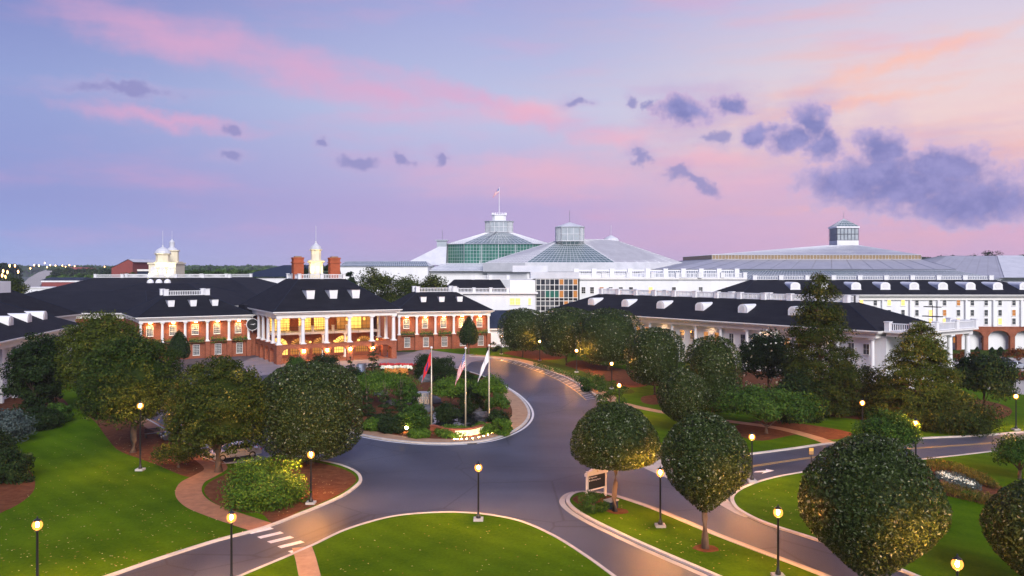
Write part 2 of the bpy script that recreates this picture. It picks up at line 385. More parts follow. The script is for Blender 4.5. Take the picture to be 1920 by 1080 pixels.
leaf_mat('forest', [(0,(.013,.030,.006)), (.6,(.042,.070,.012)), (1,(.13,.145,.035))], .5)
leaf_mat('feather', [(0,(.030,.050,.008)), (.6,(.085,.105,.014)), (1,(.24,.19,.035))], .55)
leaf_mat('green', [(0,(.018,.048,.007)), (.6,(.050,.105,.015)), (1,(.13,.20,.04))], .45)
leaf_mat('bright', [(0,(.035,.085,.009)), (.6,(.090,.165,.018)), (1,(.22,.29,.05))], .45)
leaf_mat('darkgreen', [(0,(.009,.022,.007)), (.6,(.024,.045,.012)), (1,(.056,.080,.022))], .45)
leaf_mat('needle', [(0,(.018,.034,.007)), (.6,(.046,.062,.010)), (1,(.13,.10,.018))], .55)
leaf_mat('russet', [(0,(.12,.036,.012)), (.6,(.20,.065,.02)), (1,(.28,.12,.03))], .6)
leaf_mat('ornamental', [(0,(.060,.065,.012)), (.6,(.13,.105,.022)), (1,(.22,.15,.03))], .7)
leaf_mat('sage', [(0,(.05,.075,.07)), (.6,(.09,.12,.11)), (1,(.15,.18,.16))], .7)
leaf_mat('litter', [(0,(.20,.10,.03)), (.5,(.36,.24,.08)), (1,(.55,.46,.24))], .8, .05)

m = material('water', (.008,.012,.014), .04, spec=.6); t_, p_ = nodes(m)
w_ = t_.nodes.new('ShaderNodeTexNoise'); w_.inputs['Scale'].default_value = 3; b_ = t_.nodes.new('ShaderNodeBump'); b_.inputs['Strength'].default_value = .15
c_ = t_.nodes.new('ShaderNodeTexCoord'); t_.links.new(c_.outputs['Object'], w_.inputs['Vector']); t_.links.new(w_.outputs['Fac'], b_.inputs['Height']); t_.links.new(b_.outputs[0], p_.inputs['Normal'])
material('falling_water', (.07,.08,.10), .3, (.36,.38,.42), 3, stretch=(4,4,.25))
# ================================================================== THE GROUND
def slab(name, pts, z1, mat, z0=-.05, **props):
    a = sum(pts[i][0]*pts[(i+1) % len(pts)][1] - pts[(i+1) % len(pts)][0]*pts[i][1] for i in range(len(pts)))
    if a < 0: pts = pts[::-1]
    return MB().prism(pts, z0, z1).build(name, mat, kind='structure', **props)
S = dict(kind='structure')
sheet('ground', [(-7000,-300),(7000,-300),(7000,9000),(-7000,9000)], -.06, 'hill', **S)
sheet('grounds', [(-260,20),(260,20),(260,420),(-260,420)], -.02, 'rough_grass', **S)
road = sheet('road', [(-85,22),(110,22),(110,150),(60,186),(-75,186),(-85,150)], .004, 'asphalt', **S)

# --- front lawn with its sweeping kerb
eA = spl(gp([(330,1128),(400,1102),(455,1081),(500,1062),(545,1043),(590,1023),(640,999),(690,982),(740,970),(800,964),(860,963),(920,968),(980,981),(1040,1008),(1100,1046),(1155,1086),(1230,1140),(1300,1200)]), 8)
slab('lawn', eA + [G(1300,1500), G(200,1500)], .10, 'lawn')
kerb(eA, -.12, .12, .13)
# --- left lawn and the planted nose round the drive
eB1 = spl(gp([(60,1130),(130,1106),(210,1080),(300,1049),(400,1017),(478,996),(520,982),(560,966),(600,950),(640,932),(664,916),(676,902),(668,887),(640,874),(600,865),(560,858),(528,853)]), 8)
eB2 = gp([(500,862),(470,868),(424,871),(412,872),(380,859),(340,825),(290,795),(240,768),(180,735),(120,712),(40,700),(-300,720)])
slab('lawn', eB1 + eB2 + [G(-300,1130)], .10, 'lawn')
kerb(eB1, -.14, .14, .13); kerb(eB2[:8], -.1, .1, .13)
slab('mulch_bed', spl(gp([(516,984),(560,962),(600,946),(636,929),(658,914),(668,902),(660,890),(636,879),(598,870),(556,864),(528,858),(500,867),(440,880),(425,890),(395,905),(383,920),(390,935),(415,952),(455,962),(490,966)]), 5, True), .112, 'mulch')
slab('mulch_bed', spl(gp([(150,766),(178,792),(200,822),(222,846),(262,862),(300,876),(340,893),(368,897),(386,887),(392,878),(370,858),(338,830),(296,803),(250,780),(200,755)]), 5, True), .112, 'mulch')
slab('mulch_bed', spl(gp([(-60,975),(10,960),(52,935),(66,912),(56,885),(20,860),(2,842),(30,815),(80,792),(130,778),(110,745),(20,735),(-120,760),(-160,880)]), 5, True), .112, 'mulch')
cp = spl(gp([(494,992),(462,982),(412,965),(372,948),(354,928),(360,908),(385,894),(404,882),(398,871),(372,853),(330,824),(290,801),(250,780),(215,760)]), 10)
strip(MB(), cp, -1.0, 1.0, .118).build('path', 'paver', **S)
# --- brick walk across the front lawn
strip(MB(), spl(gp([(566,1029),(573,1050),(580,1080),(592,1130),(610,1200)]), 6), -.62, .62, .118).build('path', 'tan_paver', **S)
# --- crosswalk
a, b = Vector(G(489,995)), Vector(G(566,1030)); ux = (b-a).normalized(); uy = Vector((-ux.y, ux.x))
for i in range(5):
    c = a + (b-a)*(i/4.0); h = ux*.26; w = uy*.85
    q = [c-h-w, c+h-w, c+h+w, c-h+w]
    sheet('crosswalk_stripe', [(p.x, p.y) for p in q], .009, 'paint_white', road)

# --- planted island in the turning circle
isl = spl(gp([(560,765),(590,795),(640,808),(690,819),(740,827),(800,832),(860,832),(915,826),(955,813),(982,796),(992,777),(984,757),(964,738),(938,722),(910,708),(880,698),(845,690),(780,686),(700,688),(640,697),(590,715),(565,740)]), 8, True)
slab('island_bed', isl, .10, 'mulch'); kerb(isl + [isl[0]], -.16, .16, .15)
front = spl(gp([(600,800),(640,808),(690,819),(740,827),(800,832),(860,832),(915,826),(955,813),(982,796),(992,777),(984,757),(964,738),(938,722)]), 8)
A_ = offs(front, .16); B_ = offs(front, 2.1)
mbp = MB(); n_ = len(A_)
mbp.add([(*p,.118) for p in A_]+[(*p,.118) for p in B_], [(i,i+1,n_+i+1,n_+i) for i in range(n_-1)]); mbp.build('path', 'tan_paver', **S)
strip(MB(), front, -.62, -.36, .009).build('edge_line', 'paint_white', road)

def hatch(path, d_out, n, mats, flip=1):
    strip(MB(), path, d_out-.07*flip, d_out+.07*flip, .009).build('edge_line', mats[0], road)
    A = offs(path, .35*flip if d_out*flip > 0 else -.35*flip); B = offs(path, d_out)
    idx = np.linspace(1, len(path)-2, n).astype(int)
    for k in range(n-1):
        i = idx[k]; j = min(i+2, len(path)-1)
        a = Vector(A[i]); b = Vector(B[j]); d = (b-a).normalized(); w = Vector((-d.y, d.x))*.07
        sheet('hatch_line', [tuple(p) for p in (a-w, b-w, b+w, a+w)], .009, mats[1], road)
hatch(spl(gp([(938,722),(964,738),(984,757),(991,777),(984,793)]), 14), -2.2, 18, ('paint_yellow','paint_white'), 1)
rk = gp([(880,668),(920,671),(960,676),(1010,690),(1060,708),(1100,730),(1130,752)])
rk_s = spl(rk, 10)
hatch(spl(gp([(940,674),(960,676),(1010,690),(1060,708),(1100,730),(1126,750)]), 12), -2.0, 34, ('paint_yellow','paint_white'), 1)

# --- right-hand grounds behind the drive
eE = spl(rk + gp([(1150,776),(1172,802),(1196,832),(1228,854),(1300,862),(1400,853),(1480,843),(1560,832),(1650,827),(1740,822),(1830,818),(1920,811),(2100,798)]), 8)
slab('lawn', eE + gp([(2100,752),(1960,748),(1900,738),(1830,728),(1780,705),(1740,672),(1400,648),(1040,640),(985,641),(935,655),(905,660)]), .10, 'lawn')
kerb(eE, -.15, .15, .14)
walk = spl(rk + gp([(1160,757),(1235,773),(1330,787),(1450,803),(1520,820),(1556,832)]), 8)
A_ = offs(rk_s, .2); B_ = offs(rk_s, 2.4); n_ = len(A_)
MB().add([(*p,.112) for p in A_]+[(*p,.112) for p in B_], [(i,i+1,n_+i+1,n_+i) for i in range(n_-1)]).build('path', 'tan_paver', **S)
strip(MB(), spl(gp([(1118,741),(1160,756),(1235,773),(1330,787),(1450,803),(1520,820),(1556,833)]), 8), -.75, .75, .116).build('path', 'tan_paver', **S)
for pts in ([(1085,676),(1150,690),(1200,700),(1230,715),(1190,728),(1130,716),(1080,700),(1060,686)], [(945,662),(990,657),(1040,660),(1060,672),(1010,676),(965,668)],
            [(1380,800),(1440,790),(1530,800),(1600,815),(1560,826),(1500,816),(1430,828),(1385,818)], [(1210,722),(1300,726),(1350,745),(1480,770),(1640,790),(1860,790),(1880,760),(1700,730),(1500,700),(1330,690),(1230,700)],
            [(1205,745),(1240,742),(1255,752),(1230,760),(1205,756)]):
    slab('mulch_bed', spl(gp(pts), 5, True), .107, 'mulch')
slab('walled_bed', spl(gp([(965,676),(1020,684),(1075,704),(1120,730),(1150,740),(1190,735),(1130,712),(1070,690),(1010,676)]), 5, True), .109, 'rough_grass')
# --- right lawn, south of the side road
eG = spl(gp([(2150,812),(1920,841),(1740,862),(1620,874),(1560,880),(1500,888),(1440,900),(1395,916),(1374,932),(1378,950),(1400,966),(1440,984),(1520,1010),(1600,1037),(1700,1075),(1800,1118),(1900,1165)]), 8)
slab('lawn', eG + [G(2300,1300), G(2300,900)], .10, 'lawn'); kerb(eG, -.14, .14, .13)
slab('mulch_bed', spl(gp([(1735,875),(1790,880),(1850,902),(1900,925),(1960,945),(1960,975),(1880,955),(1800,937),(1750,925),(1735,900)]), 5, True), .107, 'mulch')
strip(MB(), spl(gp([(1735,897),(1775,908),(1820,924),(1870,937),(1940,955)]), 6), -.6, .6, .116).build('path', 'paver', **S)
# --- narrow median
md = spl(gp([(1084,925),(1130,927),(1180,941),(1240,963),(1330,1001),(1420,1036),(1500,1066),(1580,1100),(1640,1140),(1420,1140),(1370,1096),(1330,1076),(1230,1033),(1160,1001),(1100,971),(1070,950),(1066,936)]), 8, True)
slab('lawn', md, .10, 'lawn'); kerb(md + [md[0]], -.14, .14, .14)
gut = offs(md + [md[0]], -.45 if sum(md[i][0]*md[(i+1)%len(md)][1]-md[(i+1)%len(md)][0]*md[i][1] for i in range(len(md))) > 0 else .45)
strip(MB(), [tuple(p) for p in gut], -.22, .22, .008).build('gutter', 'concrete', **S)
slab('mulch_bed', spl(gp([(1073,938),(1092,930),(1125,930),(1150,936),(1148,944),(1120,946),(1092,950)]), 5, True), .107, 'mulch')
for px, py in ((1158,961),(1323,1031)):
    x, y = G(px, py); MB().prism([(x+.8*math.cos(t*.6283)*(1+.15*math.sin(3*t)), y+.8*math.sin(t*.6283)) for t in range(10)], .05, .115).build('mulch_ring', 'mulch', kind='structure')
# --- pale concrete apron across the side road mouth
slab('apron', spl(gp([(1200,872),(1236,862),(1270,866),(1310,900),(1350,926),(1388,958),(1402,970),(1378,962),(1330,935),(1270,905)]), 4, True), .008, 'concrete', z0=-.01)
cl = spl(gp([(1300,893),(1420,873),(1560,853),(1650,846),(1740,839),(1830,833),(1920,825),(2050,815)]), 8)
for d in (-.16, .16): strip(MB(), cl, d-.06, d+.06, .009).build('centre_line', 'paint_yellow', road)
ar = [G(1413,886), G(1432,885), G(1428,888.5), G(1452,882.5), G(1436,879.5), G(1436,882), G(1416,884)]
sheet('lane_arrow', ar, .010, 'paint_white', road)
strip(MB(), spl(gp([(528,851),(470,862),(424,868)]), 6), -.05, .05, .009).build('bay_line', 'paint_white', road)
for q in ((455,862,440,850),(424,869,405,856),(488,858,470,846)):
    a = Vector(G(q[0],q[1])); b = Vector(G(q[2],q[3])); d = (b-a).normalized(); w = Vector((-d.y,d.x))*.05
    sheet('bay_line', [tuple(p) for p in (a-w,b-w,b+w,a+w)], .009, 'paint_white', road)
# --- forecourt by the doors
slab('forecourt', spl(gp([(470,705),(560,695),(640,690),(700,684),(800,682),(868,688),(884,679),(925,671),(950,660),(1010,643),(1000,634),(940,640),(905,650),(800,655),(740,668),(600,676),(490,668),(440,690)]), 4, True), .010, 'forecourt', z0=-.01)
slab('lawn', spl(gp([(806,655),(850,650),(910,651),(960,654),(920,661),(876,664.5),(840,661)]), 6, True), .08, 'lawn')
slab('parking_lot', gp([(2100,752),(1960,748),(1900,738),(1830,728),(1780,705),(1760,685),(1800,672),(2100,668)]), .012, 'concrete', z0=-.01)
# fallen leaves lying on the grass
def litter(poly_px, n, name='fallen_leaves'):
    vs = []; fs = []; tint = []
    xs = [p[0] for p in poly_px]; ys = [p[1] for p in poly_px]; k = 0
    while k < n:
        px = random.uniform(min(xs), max(xs)); py = random.uniform(min(ys), max(ys)); ins = False
        for i in range(len(poly_px)):
            (x1, y1), (x2, y2) = poly_px[i], poly_px[(i+1) % len(poly_px)]
            if (y1 > py) != (y2 > py) and px < (x2-x1)*(py-y1)/(y2-y1)+x1: ins = not ins
        if not ins: continue
        x, y = G(px, py); a = random.uniform(0, 6.28); s = random.uniform(.04, .10); o = len(vs)
        for q, r in ((0,1),(1.6,.5),(3.14,1),(4.7,.5)): vs.append((x+s*r*math.cos(a+q), y+s*r*math.sin(a+q), .125+random.uniform(0,.02)))
        fs.append((o,o+1,o+2,o+3)); tint += [random.random()]*4; k += 1
    me = bpy.data.meshes.new(name); me.from_pydata(vs, [], fs); at = me.attributes.new('tint', 'FLOAT', 'POINT'); at.data.foreach_set('value', tint)
    link(name, me, 'litter', kind='stuff')
litter([(180,800),(330,900),(340,950),(460,1000),(200,1080),(0,1080),(0,980),(80,900),(60,830)], 420)
litter([(190,805),(240,858),(340,890),(385,885),(330,835)], 160)
litter([(400,905),(520,975),(660,912),(560,866),(450,880)], 160)
litter([(600,1025),(800,968),(920,970),(1050,1015),(1130,1080),(610,1080)], 90)
litter([(1085,955),(1150,945),(1320,1005),(1500,1075),(1350,1078)], 70)
litter([(1400,925),(1560,885),(1500,990),(1400,950)], 60)
# ================================================================== BUILDING PARTS
def frame_mesh(w, h, nx, ny, t=.07, bar=.03):
    mb = MB(); mb.box(-w/2-t, w/2+t, -.10, .02, -t, 0).box(-w/2-t, w/2+t, -.10, .02, h, h+t).box(-w/2-t, -w/2, -.10, .02, 0, h).box(w/2, w/2+t, -.10, .02, 0, h)
    mb.box(-w/2-t-.06, w/2+t+.06, -.16, .02, -t-.08, -t-.002)
    for i in range(1, nx): x = -w/2+w*i/nx; mb.box(x-bar/2, x+bar/2, -.07, .0, 0, h)
    for j in range(1, ny):
        z = h*j/ny; b = bar*(2.0 if ny > 2 and j == ny//2 else 1); mb.box(-w/2, w/2, -.075, .0, z-b/2, z+b/2)
    return mb
_wc = {}
def window(parent, x, y, z, w, h, nx=2, ny=2, glass='dark_glass', rz=0.0, frame='trim', bar=.03):
    k = (w, h, nx, ny, frame, bar)
    if k not in _wc:
        m1 = bpy.data.meshes.new('window'); mb = frame_mesh(w, h, nx, ny, bar=bar); m1.from_pydata(mb.v, [], mb.f); m1.materials.append(MAT[frame]); _wc[k] = m1
    kp = ('p', w, h, glass)
    if kp not in _wc:
        m2 = bpy.data.meshes.new('pane'); m2.from_pydata([(-w/2,-.03,0),(w/2,-.03,0),(w/2,-.03,h),(-w/2,-.03,h)], [], [(0,1,2,3)]); m2.materials.append(MAT[glass]); _wc[kp] = m2
    o = link('window', _wc[k], None, parent); o.location = (x, y, z); o.rotation_euler = (0, 0, rz)
    link('pane', _wc[kp], None, o); return o
def balustrade(parent, pts, z, h=1.0, post_every=4.0, pw=.55, mat='white', bal=.34, post_h=None):
    """rail and balusters in one part, each post a part"""
    mb = MB(); posts = []
    for a, b in zip(pts[:-1], pts[1:]):
        a = Vector((*a, 0)); b = Vector((*b, 0)); L = (b-a).length; d = (b-a)/L; nrm = Vector((-d.y, d.x, 0))
        def obox(s0, s1, w, z0, z1):
            p = [a+d*s0-nrm*w, a+d*s1-nrm*w, a+d*s1+nrm*w, a+d*s0+nrm*w]; mb.prism([(q.x, q.y) for q in p], z0, z1)
        obox(0, L, .09, z+h*.84, z+h*.96); obox(0, L, .09, z+.06, z+.17)
        nb = max(2, int(L/bal))
        for i in range(nb): s = (i+.5)*L/nb; obox(s-.055, s+.055, .055, z+.15, z+h*.85)
        npst = max(1, round(L/post_every))
        for i in range(npst+1): posts.append(tuple((a+d*(L*i/npst))[:2]))
    mb.build('balustrade', mat, parent)
    done = []; ph = post_h or h*1.12
    pm = MB().box(-pw/2, pw/2, -pw/2, pw/2, 0, ph-.12).box(-pw/2-.08, pw/2+.08, -pw/2-.08, pw/2+.08, ph-.118, ph)
    me = bpy.data.meshes.new('post'); me.from_pydata(pm.v, [], pm.f); me.materials.append(MAT[mat])
    for p in posts:
        if any(abs(p[0]-q[0])+abs(p[1]-q[1]) < .4 for q in done): continue
        done.append(p); o = link('post', me, None, parent); o.location = (*p, z)
def barrel_dormer(parent, x, y, z, w, h, depth, rz=0.0):
    """white barrel-topped roof dormer: its front face at y, running back into the roof"""
    pr = [(-w/2, 0), (-w/2, h*.55)] + [(-w/2*math.cos(t), h*.55+h*.45*math.sin(t)) for t in np.linspace(.3, math.pi-.3, 7)] + [(w/2, h*.55), (w/2, 0)]
    n = len(pr); mb = MB()
    mb.add([(a, 0, c) for a, c in pr] + [(a*.92, depth, c) for a, c in pr], [tuple(range(n)), tuple(range(2*n-1, n-1, -1))] + [(i, i+n, (i+1) % n+n, (i+1) % n) for i in range(n)])
    mb.box(-w/2-.12, w/2+.12, -.10, .0, -.1, .05)
    o = mb.build('dormer', 'white', parent); o.location = (x, y, z); o.rotation_euler = (0, 0, rz)
    v = MB()
    for r0, r1, dy in ((.28*w, .22*w, -.06),):
        pts = [(r0*math.cos(t), r0*math.sin(t)) for t in np.linspace(0, 2*math.pi, 15)[:-1]]; pin = [(p[0]*.78, p[1]*.78) for p in pts]; m_ = len(pts)
        v.add([(p[0], dy, h*.5+p[1]) for p in pts] + [(p[0], dy, h*.5+p[1]) for p in pin] + [(p[0], -.003, h*.5+p[1]) for p in pts], [(i, (i+1) % m_, (i+1) % m_+m_, i+m_) for i in range(m_)] + [(i+2*m_, (i+1) % m_+2*m_, (i+1) % m_, i) for i in range(m_)])
    for k in range(-2, 3): v.box(-w*.17, w*.17, -.05, -.002, h*.5+k*w*.075-.02, h*.5+k*w*.075+.02)
    v.build('vent', 'trim', o)
def box_dormer(parent, x, y, z, w, h, depth):
    mb = MB(); mb.add([(-w*.36,0,0),(w*.36,0,0),(w*.46,0,h),(-w*.46,0,h),(-w*.36,depth,0),(w*.36,depth,0),(w*.46,depth,h),(-w*.46,depth,h)],
                      [(0,1,2,3),(5,4,7,6),(4,0,3,7),(1,5,6,2),(3,2,6,7)])
    o = mb.build('dormer', 'white', parent); o.location = (x, y, z)
    MB().box(-w*.54, w*.54, -.16, depth, h+.002, h+.12).build('dormer_roof', 'roof', o)
    MB().box(-w*.26, w*.26, -.03, -.002, h*.18, h*.82).build('louvre', 'white', o)
def column(parent, x, y, z0, z1, r=.28, mat='white'):
    h = z1-z0; mb = MB().box(x-r*1.5, x+r*1.5, y-r*1.5, y+r*1.5, z0, z0+.16)
    mb.lathe([(r*1.28, .162), (r*1.28, .28), (r*1.04, .36), (r, h*.4), (r*.86, h-.42), (r*1.15, h-.34), (r*1.2, h-.22)], 14, (x, y, z0)).box(x-r*1.35, x+r*1.35, y-r*1.35, y+r*1.35, z1-.218, z1-.002)
    return mb.build('column', mat, parent)
def arch_wall(mb, x0, x1, y0, y1, z0, z1, ops, seg=10):
    """wall with arched openings (centre, half width, spring height, rise)"""
    cur = x0
    for c, hw, sp, rise in sorted(ops):
        mb.box(cur, c-hw, y0, y1, z0, z1); cur = c+hw
        xs = [c-hw+2*hw*i/seg for i in range(seg+1)]; zs = [sp+rise*math.sqrt(max(0, 1-((x-c)/hw)**2)) for x in xs]
        for i in range(seg):
            a, b, p, q = xs[i], xs[i+1], zs[i], zs[i+1]
            mb.add([(a,y0,p),(b,y0,q),(b,y0,z1),(a,y0,z1),(a,y1,p),(b,y1,q),(b,y1,z1),(a,y1,z1)], [(0,1,2,3),(5,4,7,6),(4,5,1,0),(3,2,6,7)])
    mb.box(cur, x1, y0, y1, z0, z1); return mb
def arch_fan(parent, c, y, z, hw, rise, glass, spokes=7, leg=0.0, bar=.07, fmat='black_metal'):
    """half-round glazed fanlight with radiating bars"""
    n = 16; pts = [(c-hw, z-leg)] * (leg > 0) + [(c-hw*math.cos(t), z+rise*math.sin(t)) for t in np.linspace(0, math.pi, n)] + [(c+hw, z-leg)] * (leg > 0)
    g = MB().add([(p[0], y, p[1]) for p in pts], [tuple(range(len(pts)-1, -1, -1))]); w = g.build('fanlight', glass, parent)
    b = MB()
    for t in np.linspace(0, math.pi, spokes+2): b.bar((c, y-.05, z), (c-hw*math.cos(t), y-.05, z+rise*math.sin(t)), bar)
    for s in (.45, 1.0):
        q = [(c-hw*s*math.cos(t), y-.05, z+rise*s*math.sin(t)) for t in np.linspace(0, math.pi, n)]
        for a_, b_ in zip(q[:-1], q[1:]): b.bar(a_, b_, bar)
    b.bar((c-hw, y-.05, z), (c+hw, y-.05, z), bar*1.3); b.build('bars', fmat, w); return w
def railing(parent, x0, x1, y, z, h=1.0, mat='black_metal', step=.22, name='railing'):
    mb = MB().box(x0, x1, y-.03, y+.03, z+h-.06, z+h).box(x0, x1, y-.025, y+.025, z+.08, z+.13)
    n = int((x1-x0)/step)
    for i in range(n+1): x = x0+(x1-x0)*i/n; mb.box(x-.018, x+.018, y-.018, y+.018, z, z+h-.062)
    return mb.build(name, mat, parent)
def wind_dial(x, y, z, r, rz, label, face=-1):
    t = thing('wind_dial', label, 'wind dial', (x, y, z), rz, 'wind dials on the entrance house')
    n = 28; ring = lambda q, yy: [(q*math.cos(a), yy, q*math.sin(a)) for a in np.linspace(0, 2*math.pi, n+1)[:-1]]
    MB().add(ring(r, -.06)+ring(r, 0), [tuple(range(n))] + [(i, i+n, (i+1) % n+n, (i+1) % n) for i in range(n)]).build('face', 'sign_black', t)
    MB().add(ring(r*1.0, -.09)+ring(r*1.09, -.09)+ring(r*1.09, 0), [(i, (i+1) % n, (i+1) % n+n, i+n) for i in range(n)] + [(i+n, (i+1) % n+n, (i+1) % n+2*n, i+2*n) for i in range(n)]).build('rim', 'white', t)
    MB().add([(-.5*r,-.085,.06*r),(.3*r,-.085,-.10*r),(.28*r,-.085,.03*r),(.62*r,-.085,.05*r),(.28*r,-.085,.16*r),(.3*r,-.085,.06*r)], [(0,1,2),(0,2,5),(2,3,4),(2,4,5)]).build('pointer', 'white', t)
    for ch, ax, az in (('N',0,1.30),('S',0,-1.30),('E',1.32,0),('W',-1.32,0)):
        text(t, ch, ax*r, -.05, az*r, r*.34, 'white', 'letter')
    return t
def text(parent, s, x, y, z, size, mat, name='lettering', align='CENTER', rz=0.0):
    cu = bpy.data.curves.new(name, 'FONT'); cu.body = s; cu.size = size; cu.align_x = align; cu.align_y = 'CENTER'; cu.extrude = .012
    o = bpy.data.objects.new(name, cu); COL.objects.link(o); me = bpy.data.meshes.new_from_object(o); bpy.data.objects.remove(o)
    o = link(name, me, mat, parent); o.location = (x, y, z); o.rotation_euler = (R(90), 0, rz); return o
def point_light(parent, loc, watts, colr=(1.0,.60,.24), size=.12, name='light'):
    l = bpy.data.lights.new(name, 'POINT'); l.energy = watts; l.color = colr; l.shadow_soft_size = size
    o = bpy.data.objects.new(name, l); COL.objects.link(o); o.location = loc
    if parent: o.parent = parent
    return o
def spot_light(parent, loc, target, watts, deg=70, colr=(1.0,.66,.28), blend=.8):
    l = bpy.data.lights.new('light', 'SPOT'); l.energy = watts; l.color = colr; l.spot_size = R(deg); l.spot_blend = blend; l.shadow_soft_size = .1
    o = bpy.data.objects.new('light', l); COL.objects.link(o); o.location = loc
    o.rotation_euler = (Vector(target)-Vector(loc)).to_track_quat('-Z', 'Y').to_euler()
    if parent: o.parent = parent
    return o
def roof_parts(b, x0, x1, y0, y1, ze, a0, a1, b0, b1, zr, over=.8, mat='roof', soffit='trim', fh=.75):
    MB().hip(x0-over, x1+over, y0-over, y1+over, ze, a0, a1, b0, b1, zr).build('roof', mat, b)
    c = MB().box(x0-over+.05, x1+over-.05, y0-over+.05, y1+over-.05, ze-.26, ze-.003).box(x0-over+.25, x1+over-.25, y0-over+.25, y1+over-.25, ze-.46, ze-.262)
    c.box(x0-.06, x1+.06, y0-.06, y1+.06, ze-.46-fh, ze-.462); c.build('cornice', soffit, b)
    for p, q in (((x0-over,y0-over),(a0,b0)), ((x1+over,y0-over),(a1,b0)), ((x1+over,y1+over),(a1,b1)), ((x0-over,y1+over),(a0,b1))):
        MB().bar((*p, ze+.04), (*q, zr+.04), .07).build('hip_cap', 'slate', b)
    g = MB().box(x0-over-.12, x1+over+.12, y0-over-.14, y0-over-.002, ze-.16, ze+.02); g.build('gutter', 'trim', b)

# ================================================================== ENTRANCE HOUSE
ea = R(28.5); ux_, uy_ = math.cos(ea), math.sin(ea)
PO = (-44.4, 161.0); WP, DP = 24.0, 32.0
eh = thing('entrance_house', 'brick entrance house with columned portico, dark hipped roof and two chimneys', 'building', (*PO, 0), ea)
xs = [.5+4.6*i for i in range(6)]
roof_parts(eh, 0, WP, 0, DP, 9.95, 7.0, 16.8, 11.2, 21, 16.0)
MB().box(.4, WP-.4, 18.6, DP-.5, 0, 8.75).build('wall', 'brick', eh)
aw = MB(); arch_wall(aw, 0, WP, 0, .9, 0, 3.5, [((xs[i]+xs[i+1])/2, 1.75, 2.15, .75) for i in range(5)]); aw.build('arcade', 'brick', eh)
for x0 in (0, WP-.9):
    aw = MB(); arch_wall(aw, 0, 17.6, 0, .9, 0, 3.5, [(3.2+4.4*i, 1.55, 2.15, .75) for i in range(4)])
    aw.v = [(x0 + v[1], v[0] + .902, v[2]) for v in aw.v]; aw.f = [tuple(reversed(f)) for f in aw.f]; aw.build('arcade', 'brick', eh)
cp_ = MB().box(-.08, WP+.08, -.08, 1.0, 3.502, 3.66); cp_.box(-.08, .98, 1.002, 18.5, 3.502, 3.66).box(WP-.98, WP+.08, 1.002, 18.5, 3.502, 3.66); cp_.build('coping', 'brick', eh)
for x in xs: column(eh, x, .45, 3.662, 8.74, .36)
for y in (4.9, 9.3, 13.7, 17.8):
    column(eh, .5, y, 3.662, 8.74, .34); column(eh, WP-.5, y, 3.662, 8.74, .34)
MB().box(1.0, WP-1, 1.0, 18.5, 8.6, 8.72).build('ceiling', 'cream', eh)
MB().box(1, WP-1, 1, 18.5, -.02, .03).build('paving', 'red_paver', eh)
# balcony and the glazed front behind it
BY = 11.5
fw = MB(); fw.box(1.2, WP-1.2, BY, BY+.5, 0, .6)
arch_wall(fw, 1.2, WP-1.2, BY, BY+.5, .6, 4.95, [(xs[0]+2.5, 2.0, 2.6, 1.55), (xs[1]+2.35, 2.0, 2.6, 1.35), (xs[2]+2.3, 2.0, 2.6, 1.35), (xs[3]+2.3, 2.0, 2.6, 1.55), (xs[4]+2.1, 1.8, 2.6, 1.35)]); fw.build('inner_wall', 'brick', eh)
for i, gl in enumerate(('lit_glass', 'amber_glass', 'amber_glass', 'lit_glass', 'amber_glass')):
    c = xs[i] + (2.5, 2.35, 2.3, 2.3, 2.1)[i]; hw = (2.0, 2.0, 2.0, 2.0, 1.8)[i]
    arch_fan(eh, c, BY+.3, 2.6, hw, (1.55, 1.35, 1.35, 1.55, 1.35)[i], gl)
    d = MB().add([(c-hw, BY+.3, .6), (c+hw, BY+.3, .6), (c+hw, BY+.3, 2.597), (c-hw, BY+.3, 2.597)], [(0,1,2,3)]).build('door_glazing', gl, eh)
    g = MB()
    for k in range(9): x = c-hw+2*hw*k/8; g.box(x-.035, x+.035, BY+.2, BY+.28, .6, 2.6)
    for z in (1.2, 2.0): g.box(c-hw, c+hw, BY+.21, BY+.27, z-.03, z+.03)
    g.build('bars', 'black_metal', d)
MB().box(1.0, WP-1.0, 7.6, BY, 4.952, 5.42).build('balcony', 'trim', eh)
for x in (6.6, 11.2, 15.8):
    column(eh, x, 8.0, .03, 4.95, .26)
railing(eh, 1.2, WP-1.2, 7.8, 5.422, 1.05)
for x in (6.4, 9.0, 13.2, 16.0): MB().box(x-.22, x+.22, 7.55, 8.05, 5.422, 6.55).box(x-.28, x+.28, 7.49, 8.11, 6.552, 6.65).build('pier', 'trim', eh)
MB().box(1.2, WP-1.2, BY+.6, BY+.9, 5.42, 8.6).build('upper_wall', 'brick', eh)
for (x0, x1, gl, nx) in ((1.5, 5.4, 'lit_glass', 6), (7.2, 9.8, 'lit_glass', 6), (10.4, 12.9, 'lit_glass', 5), (15.2, 17.9, 'amber_glass', 3), (18.2, 20.6, 'lit_glass', 3), (20.8, 22.6, 'amber_glass', 2)):
    d = MB().add([(x0, BY+.55, 5.5), (x1, BY+.55, 5.5), (x1, BY+.55, 8.5), (x0, BY+.55, 8.5)], [(0,1,2,3)]).build('tall_window', gl, eh)
    MB().gridbars((x0, BY+.5, 5.5), (x1, BY+.5, 5.5), (x1, BY+.5, 8.5), (x0, BY+.5, 8.5), nx, 6 if nx > 4 else 2, .05).build('bars', 'black_metal', d)
